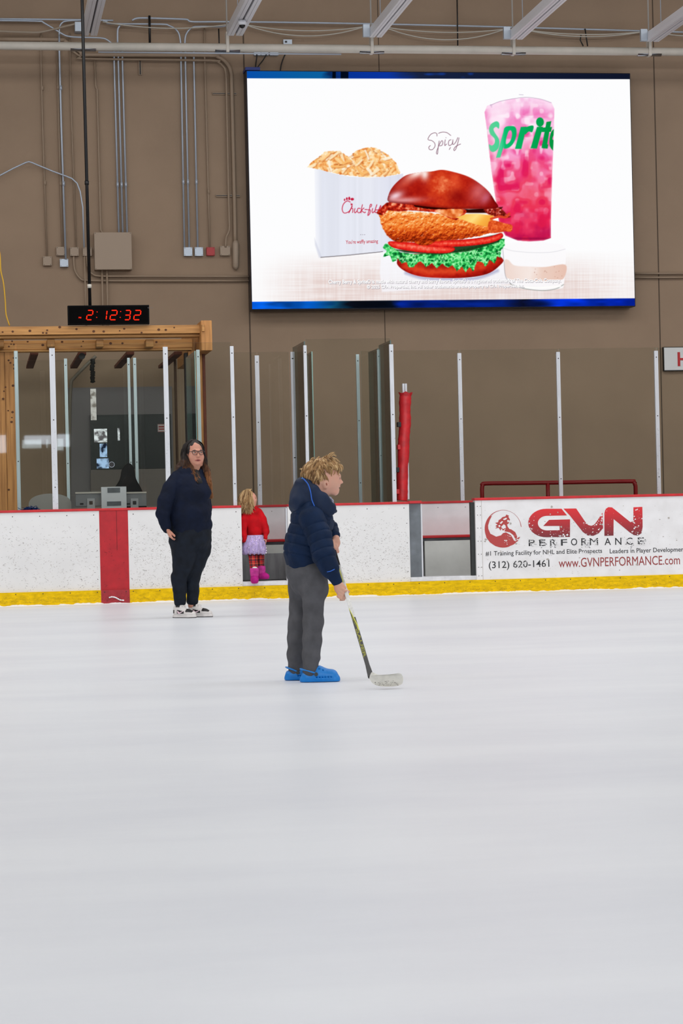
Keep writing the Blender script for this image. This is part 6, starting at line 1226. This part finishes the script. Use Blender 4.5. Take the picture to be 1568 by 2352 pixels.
# sneakers
M_snw = mat('sneaker_white', (214, 210, 208), .5); M_snb = mat('sneaker_black', (30, 28, 30), .5); M_snp = mat('sneaker_pink', (222, 196, 206), .5)
def sneaker(heel, toe, dh, dt):
    A = w(heel[0], heel[1], dh); Z = w(toe[0], toe[1], dt); A[2] = Z[2] = 0.0; d = Z-A; L = np.linalg.norm(d); d /= L; sd = np.cross((0, 0, 1.), d); U = np.array((0, 0, 1.))
    f = lambda u, z, s=0: A+d*L*u+U*z+sd*s
    V = Vol(np.minimum(A, Z)-.09, np.maximum(A, Z)+.09+np.array((0, 0, .08)), .0035)
    V.chain([f(.14, .05), f(.40, .048), f(.68, .042), f(.87, .034)], [.038, .037, .036, .030], .02, sq=sd, sf=1.05); V.chain([f(.14, .09), f(.30, .095), f(.52, .062)], [.036, .034, .028], .02, sq=sd, sf=1.0)
    V.cone(f(.20, .14), f(.26, .13), .030, .03, .006, 'sub'); V.cut(f(0, .028), (0, 0, -1.))
    CV.append(V); s_ = obj('sneaker', V.mesh('sneaker'), M_snw, wom, label='white and black sneaker')
    V = Vol(np.minimum(A, Z)-.09, np.maximum(A, Z)+.09, .0035); V.chain([f(.12, .012), f(.45, .012), f(.72, .013), f(.88, .014)], [.040, .036, .043, .034], .01, sq=U, sf=1.0); V.cut(f(0, .0012), (0, 0, -1.)); V.cut(f(0, .031), (0, 0, 1.)); obj('midsole', V.mesh('midsole'), M_snw, s_)
    V = Vol(np.minimum(A, Z)-.09, np.maximum(A, Z)+.09, .003); V.chain([f(.11, .012), f(.45, .012), f(.72, .013), f(.88, .014)], [.0405, .037, .044, .036], .01); V.cut(f(0, .001), (0, 0, -1.)); V.cut(f(0, .008), (0, 0, 1.)); obj('outsole', V.mesh('outsole'), M_snb, s_)
    n = -sd if (-sd)@B.F < 0 else sd
    me_ = s_.data; me_.materials.append(M_snb); cc_ = np.empty(len(me_.polygons)*3, np.float32); me_.polygons.foreach_get('center', cc_); rel_ = cc_.reshape(-1, 3)-A[None]; uu = rel_@d/L; zz = rel_[:, 2]
    dark = ((uu > .24) & (uu < .56) & (zz < .078-.045*(uu-.24)) & (zz > .040)) | ((uu > .62) & (uu < .90) & (zz > .052+.02*(.9-uu))) | ((uu < .12) & (zz > .045) & (zz < .075)) | ((uu > .16) & (uu < .36) & (zz > .102))
    me_.polygons.foreach_set('material_index', dark.astype(np.int32))
    obj('swoosh', tube(BM(), smoothp([f(.27, .068)+n*.038, f(.32, .050)+n*.0405, f(.40, .049)+n*.0405, f(.56, .068)+n*.034], 3), [.003, .006, .008, .0095, .009, .008, .007, .006, .004, .002], 6), M_snp, s_)
    b = BM()
    for k in range(4): tube(b, smoothp([f(.42+.07*k, .098-.011*k, -.020), f(.44+.07*k, .104-.012*k), f(.42+.07*k, .098-.011*k, .020)], 2), .0035, 5)
    for s2 in (-1, 1): tube(b, smoothp([f(.42, .106), f(.44, .120, s2*.018), f(.47, .110, s2*.03), f(.43, .104)], 3), .003, 5)
    obj('laces', b, M_snw, s_)
sneaker((400, 1408), (449, 1412), -.01, -.14); sneaker((434, 1404), (487, 1408), .08, -.02)
body_now(wom, VB, CV, [(H, .14), (w(447, 1072, -.05), .055), (w(386, 1224, -.15), .095), (w(413, 1388, -.03), .05), (w(441, 1386, .06), .05)], M_skw)
# ================================================================ the small girl on the gate sill
B = Fig((P(585, 1335, 26.13)-CAM).dot(F_), (585, 1335)); w = B.w; m = B.m
M_skg = skin_mat('skin_girl', (222, 166, 144), (224, 158, 138)); M_rsw = mat('red_knit', (188, 12, 24), .85, var=.1, vs=12, bump=.0015, bs=160, spec=.2); M_boot = mat('magenta_suede', (170, 34, 124), .9, var=.12, vs=14, spec=.15)
O = .05
allp = B.c([(540, 1118, -.25), (622, 1345, .25)]); V = Vol(np.min(allp, 0)-.04, np.max(allp, 0)+.04, .004)
rt = B.rot(0, 0)
V.ell(w(572, 1145, O), (.082, .070, .082), .01); V.ell(w(577, 1150, O), (.060, .060, .070), .02); V.ell(w(580, 1158, O), (.034, .042, .030), .02); V.ell(w(584, 1161.5, O), (.012, .018, .011), .012); V.ell(w(583.5, 1150, O-.025), (.022, .02, .024), .014)
V.cone(w(586.5, 1145.5, O), w(588.8, 1149, O), .005, .0065, .006); V.cone(w(587, 1154, O-.012), w(587, 1154, O+.012), .006, .006, .005); V.cone(w(586.3, 1158, O-.010), w(586.3, 1158, O+.010), .0055, .0055, .005)
for s in (-1, 1): V.ell(w(587, 1145, O+s*.025), (.01, .013, .008), .005, 'sub'); V.ell(w(584.8, 1145, O+s*.025), (.010, .012, .009), .003)
V.chain([w(575, 1160, O), w(577, 1172, O), w(580, 1190, O), w(582, 1225, O), w(583, 1245, O)], [.035, .05, .075, .075, .075], .03)
LW, RW = w(562, 1241, -.06), w(609.5, 1235, -.02)
V.chain([w(568, 1178, O), w(561, 1205, 0), LW], [.04, .032, .02], .02); V.chain([w(592, 1178, O), w(606, 1208, .02), RW], [.04, .032, .02], .02)
V.chain(B.c([(578, 1245, .0), (581, 1285, -.08), (584, 1322, -.16)]), [.055, .038, .03], .02); V.chain(B.c([(592, 1245, .06), (597, 1282, .04), (599, 1315, .01)]), [.055, .038, .03], .02)
V.cone(w(584, 1328, -.17), w(585, 1333, -.21), .026, .022, .01); V.cone(w(599, 1322, .0), w(609, 1325, -.01), .026, .02, .01)
fingers(V, LW, (.15, 0, -1), B.F, B.R*.6-B.F*.3, .088, B.R, (.25, .3, .35, .4), .05, rr=.0098); fingers(V, RW, (0.1, 0, -1), B.F, -B.R*.7-B.F*.4, .088, -B.R, (.25, .3, .35, .4), .05, rr=.0098)
VB = V; CV = []
girl = body_later('small blond girl in a red sweater and lilac skirt on the gate sill')
ball('eye', w(586.4, 1145.2, O-.030), (.004, .006, .005), M_iris, girl); obj('eyebrow', tube(BM(), [w(584, 1141.6, O-.045), w(587.5, 1141.6, O-.025)], .0016, 5), MATS['brow_blond'], girl)
obj('lips', tube(BM(), smoothp([w(585, 1155.6, O-.020), w(588.2, 1155.2, O-.008), w(588.4, 1155.2, O+.008)], 3), .0036, 6), mat('lips_girl', (176, 84, 80), .5), girl)
V = Vol(np.min(B.c([(540, 1115, -.2), (600, 1182, .2)]), 0)-.04, np.max(B.c([(540, 1115, -.2), (600, 1182, .2)]), 0)+.04, .004)
V.ell(w(568, 1143, O), (.084, .084, .088), .02); V.chain([w(561, 1148, O-.03), w(558, 1162, O-.03), w(564, 1172, O-.05)], [.072, .062, .035], .03); V.chain([w(569, 1146, O-.035), w(569, 1162, O-.05), w(570, 1172, O-.06)], [.050, .045, .03], .02); V.ell(w(561, 1158, O), (.054, .075, .06), .03)
V.warp(wob(.006, 80, 6)); V.cone(w(590, 1137, O), w(592, 1162, O), .046, .050, .012, 'sub', sq=B.F, sf=1.8)
hb = bmesh.new(); hb.from_mesh(V.mesh('hair')); r = random.Random(15)
for i in range(900):
    a = r.uniform(-.9, .42); dep = -r.uniform(.2, 1); c0 = w(572, 1124, O); x0 = 569+24*math.sin(a)*.9; ph = r.uniform(0, 6); L_ = r.uniform(34, 52)-abs(a)*6; sp = (-9 if a < 0 else 3)*abs(a)+r.gauss(0, 2)
    pts = [w(571+r.gauss(0, 2), 1123.5, O+.02*dep), w(569+14*math.sin(a), 1127, O+.055*dep)]
    for k in range(1, 8): u_ = k/7; pts.append(w(x0+sp*u_+1.6*math.sin(ph+k*1.3)*u_+(1.5*u_ if a > .1 else 0), 1131+L_*u_*(.8 if a > .35 else 1), O+dep*(.098+.012*u_)+.006*math.cos(ph+k)))
    if pts[-1] is not None and x0+sp > 588: continue
    tube(hb, pts, [.0044*(1-.7*k/9) for k in range(9)], 4, False, r.choice((0, 0, 1, 2, 2, 3)))
for i in range(36):
    g_ = r.gauss(0, 1.6); tube(hb, smoothp([w(576+g_, 1150+g_, O-.075), w(577+g_, 1160, O-.085), w(582+g_, 1168+g_, O-.08), w(588+g_, 1172+g_, O-.06)], 3), [.004*(1-.07*k) for k in range(10)], 4, False, r.choice((0, 1, 2, 3)))
for i in range(160):
    a = r.uniform(PI*.5, PI*1.5); pts = [w(571, 1124, O)]; 
    for k in range(7): u_ = (k+1)/7; pts.append(w(569+16*math.cos(a)*min(1, u_*1.6)-4*u_+r.gauss(0, .6), 1125+50*u_, O+.09*math.sin(a)*min(1, u_*1.7)))
    tube(hb, pts, [.0046*(1-.7*k/8) for k in range(8)], 4, False, r.choice((0, 1, 2, 3)))
obj('hair', hb, MH, girl, label='shoulder length blond hair')
allp = B.c([(545, 1165, -.25), (625, 1250, .25)]); V = Vol(np.min(allp, 0)-.04, np.max(allp, 0)+.04, .004)
V.chain(B.c([(580, 1178, O), (582, 1200, O), (584.5, 1226, O)]), [.085, .096, .100], .03, sq=B.F, sf=.9); V.ell(w(582, 1175, O), (.085, .075, .035), .02)
V.chain([w(593, 1177, O), w(602, 1192, .04), w(608, 1210, .03), w(611, 1222, .01), w(610, 1230, -.01)], [.05, .046, .044, .038, .024], .012); V.cone(w(609.5, 1230, -.012), w(609.5, 1235.5, -.02), .024, .023, .004)
V.chain([w(566, 1178, O-.02), w(559, 1195, -.02), w(557.5, 1215, -.04), w(561, 1229, -.06)], [.05, .046, .044, .034], .012); V.cone(w(561, 1231, -.06), w(561.5, 1241, -.062), .028, .026, .004)
V.warp(wob(.004, 42, 41)); CV.append(V); obj('sweater', V.mesh('sweater'), M_rsw, girl, label='red knitted sweater')
# skirt of gathered tulle with sequins
b = BM(); rings = []; NS = 120
for j, (py, rr) in enumerate(((1229, .088), (1237, .100), (1247, .118), (1258, .130), (1268, .132), (1273, .118))):
    c0 = w(584+(-2 if j > 2 else 0), py, -.01); rr *= 1.04; ring = []
    for i in range(NS):
        a = 2*PI*i/NS; k = 1+.05*math.sin(i*1.9+j*.3)*(j/3)+.03*math.sin(i*.61+j); v = c0+B.R*math.cos(a)*rr*1.0*k+B.F*math.sin(a)*rr*1.0*k; v[2] += .006*math.sin(i*.8)*(j/5); ring.append(b.verts.new(v))
    rings.append(ring)
for a_, c_ in zip(rings, rings[1:]):
    for i in range(NS): b.faces.new((a_[i], a_[(i+1) % NS], c_[(i+1) % NS], c_[i])).smooth = True
bmesh.ops.recalc_face_normals(b, faces=b.faces[:])
sk = obj('skirt', b, mat('lilac_tulle', (176, 158, 204), .8, var=.14, vs=40, stretch=(1, 1, .2)), girl, label='lilac tulle skirt with sequins'); sd_ = sk.modifiers.new('s', 'SOLIDIFY'); sd_.thickness = .004
b = BM()
for i in range(560):
    j = r.random(); py = 1232+40*j; rr = .094+.042*min(1, j*1.5); a = r.uniform(PI*.95, PI*2.05) if r.random() < .85 else r.uniform(0, 2*PI); c0 = w(583, py, -.01); rr *= 1.04
    v = Vector(c0+B.R*math.cos(a)*rr*1.04+B.F*math.sin(a)*rr*1.05); nn = Vector((r.gauss(0, 1), r.gauss(0, 1), r.gauss(0, .6))).normalized(); u_ = nn.orthogonal().normalized()*.0036; v2 = nn.cross(u_).normalized()*.0036
    b.faces.new([b.verts.new(v+u_), b.verts.new(v+v2), b.verts.new(v-u_), b.verts.new(v-v2)])
s_ = obj('sequins', b, mat('sequin', (240, 226, 232), .15, metal=.85), sk); s_['kind'] = 'stuff'
# tartan leggings (checks in object space along the leg)
mt = mat('red_tartan', (170, 18, 24), .85); nt = mt.node_tree; bs2 = nt.nodes['Principled BSDF']; tcn = nt.nodes['Texture Coordinate']; prev = None
def band(axis, period, width, phase, col, src, strength):
    sp_ = nt.nodes.new('ShaderNodeSeparateXYZ'); nt.links.new(tcn.outputs['Object'], sp_.inputs[0]); a_ = nt.nodes.new('ShaderNodeMath'); a_.operation = 'MULTIPLY_ADD'; nt.links.new(sp_.outputs[axis], a_.inputs[0]); a_.inputs[1].default_value = 1/period; a_.inputs[2].default_value = phase
    f_ = nt.nodes.new('ShaderNodeMath'); f_.operation = 'FRACT'; nt.links.new(a_.outputs[0], f_.inputs[0]); l_ = nt.nodes.new('ShaderNodeMath'); l_.operation = 'LESS_THAN'; nt.links.new(f_.outputs[0], l_.inputs[0]); l_.inputs[1].default_value = width
    s3 = nt.nodes.new('ShaderNodeMath'); s3.operation = 'MULTIPLY'; nt.links.new(l_.outputs[0], s3.inputs[0]); s3.inputs[1].default_value = strength
    x_ = nt.nodes.new('ShaderNodeMix'); x_.data_type = 'RGBA'; nt.links.new(s3.outputs[0], x_.inputs['Factor']); x_.inputs['B'].default_value = lin(col)
    if src is None: x_.inputs['A'].default_value = lin((186, 16, 24))
    else: nt.links.new(src, x_.inputs['A'])
    return x_.outputs['Result']
o_ = band(2, .055, .26, 0, (26, 34, 40), None, .75); o_ = band(0, .05, .28, .2, (24, 30, 44), o_, .75); o_ = band(2, .055, .05, -.45, (230, 200, 110), o_, .3); o_ = band(2, .055, .06, -.62, (18, 22, 26), o_, .8); o_ = band(0, .05, .05, -.3, (225, 200, 160), o_, .3); nt.links.new(o_, bs2.inputs['Base Color'])
allp = B.c([(565, 1255, -.22), (610, 1330, .15)]); V = Vol(np.min(allp, 0)-.04, np.max(allp, 0)+.04, .004)
V.chain(B.c([(579, 1250, .0), (581, 1285, -.08), (584, 1318, -.16)]), [.062, .047, .041], .01); V.chain(B.c([(592, 1250, .06), (597, 1282, .04), (599, 1312, .01)]), [.06, .045, .039], .01); V.warp(wob(.003, 90, 51)); CV.append(V)
obj('leggings', V.mesh('leggings'), mt, girl, label='red tartan leggings')
def boot(cx_, top, bot, toe, dz, dy, lab):
    zb = w(cx_, bot, dy)[2]; zt_ = w(cx_, top, dy)[2]; A = w(cx_, bot, dy); T = A+B.R*toe[0]+B.F*toe[1]
    V = Vol(np.minimum(A, T)-.12, np.maximum(A, T)+.12+np.array((0, 0, .12)), .0035); q = lambda u, z: np.array([A[0]+(T[0]-A[0])*u, A[1]+(T[1]-A[1])*u, z])
    V.chain([q(0, zb+.05), q(0, zt_-.05)], [.044, .044], .01); V.chain([q(.0, zb+.038), q(.6, zb+.034+dz*.5), q(1, zb+.030+dz)], [.042, .040, .032], .02); V.cut(np.array((0, 0, zb)), (0, 0, -1.))
    CV.append(V); bt = obj('boot', V.mesh('boot'), M_boot, girl, label=lab)
    V = Vol(A-.1, A+np.array((.1, .1, .3)), .0035); V.chain([q(0, zt_-.058), q(0, zt_-.016)], [.049, .052], .01); V.warp(wob(.002, 90, 3)); V.cone(q(0, zt_-.01), q(0, zt_+.08), .040, .040, .004, 'sub'); obj('cuff', V.mesh('cuff'), mat('magenta_fleece', (184, 52, 138), .95, bump=.003, bs=200, var=.1, vs=30), bt)
boot(584.5, 1307, 1340, (.005, -.07), 0, -.19, 'magenta suede boot in front'); boot(600, 1302, 1330.5, (.062, -.02), 0, .0, 'magenta suede boot behind')
V = Vol(np.min(B.c([(575, 1300, -.22), (595, 1318, .0)]), 0)-.05, np.max(B.c([(575, 1300, -.22), (595, 1318, .1)]), 0)+.05, .003); V.cone(w(585, 1308.5, -.175), w(585, 1310, -.175), .036, .032, .004); obj('sock', V.mesh('sock'), M_snw, girl)
V = Vol(np.min(allp, 0)-.04, np.max(allp, 0)+.04, .006); V.cone(w(583, 1222, .03), w(583, 1262, .03), .085, .095, .01); CV.append(V)
body_now(girl, VB, CV, [(w(573, 1148, O), .115), (w(563, 1247, -.06), .055), (w(610, 1241, -.02), .055)], M_skg)
for o in COL.objects:
    if o.name.split('.')[0] in ('knots', 'worn_patches', 'ink_flakes'): o['kind'] = 'stuff'

GR = {'glass_post': 'upright posts holding the rink glass', 'rink_glass': 'panes of rink glass', 'conduit': 'conduits on the back wall', 'junction_box': 'junction boxes on the back wall', 'sagging_cable': 'cables sagging between the strip lights', 'hanging_wire': 'loose dark wires under the roof', 'power_wire': 'wires above the LED screen', 'outlet_box': 'outlet boxes above the LED screen',
      'strut': 'pipe struts on the back wall', 'monitor': 'monitors on the scoring counter', 'gate_sill': 'gate sills', 'gate_jamb': 'gate jambs', 'gate_edge_strip': 'edge strips at the gates', 'dasher_board': 'rink boards'}
for o in COL.objects:
    k = o.name.split('.')[0]
    if o.parent is None and k in GR and 'label' in o and 'group' not in o: o['group'] = GR[k]
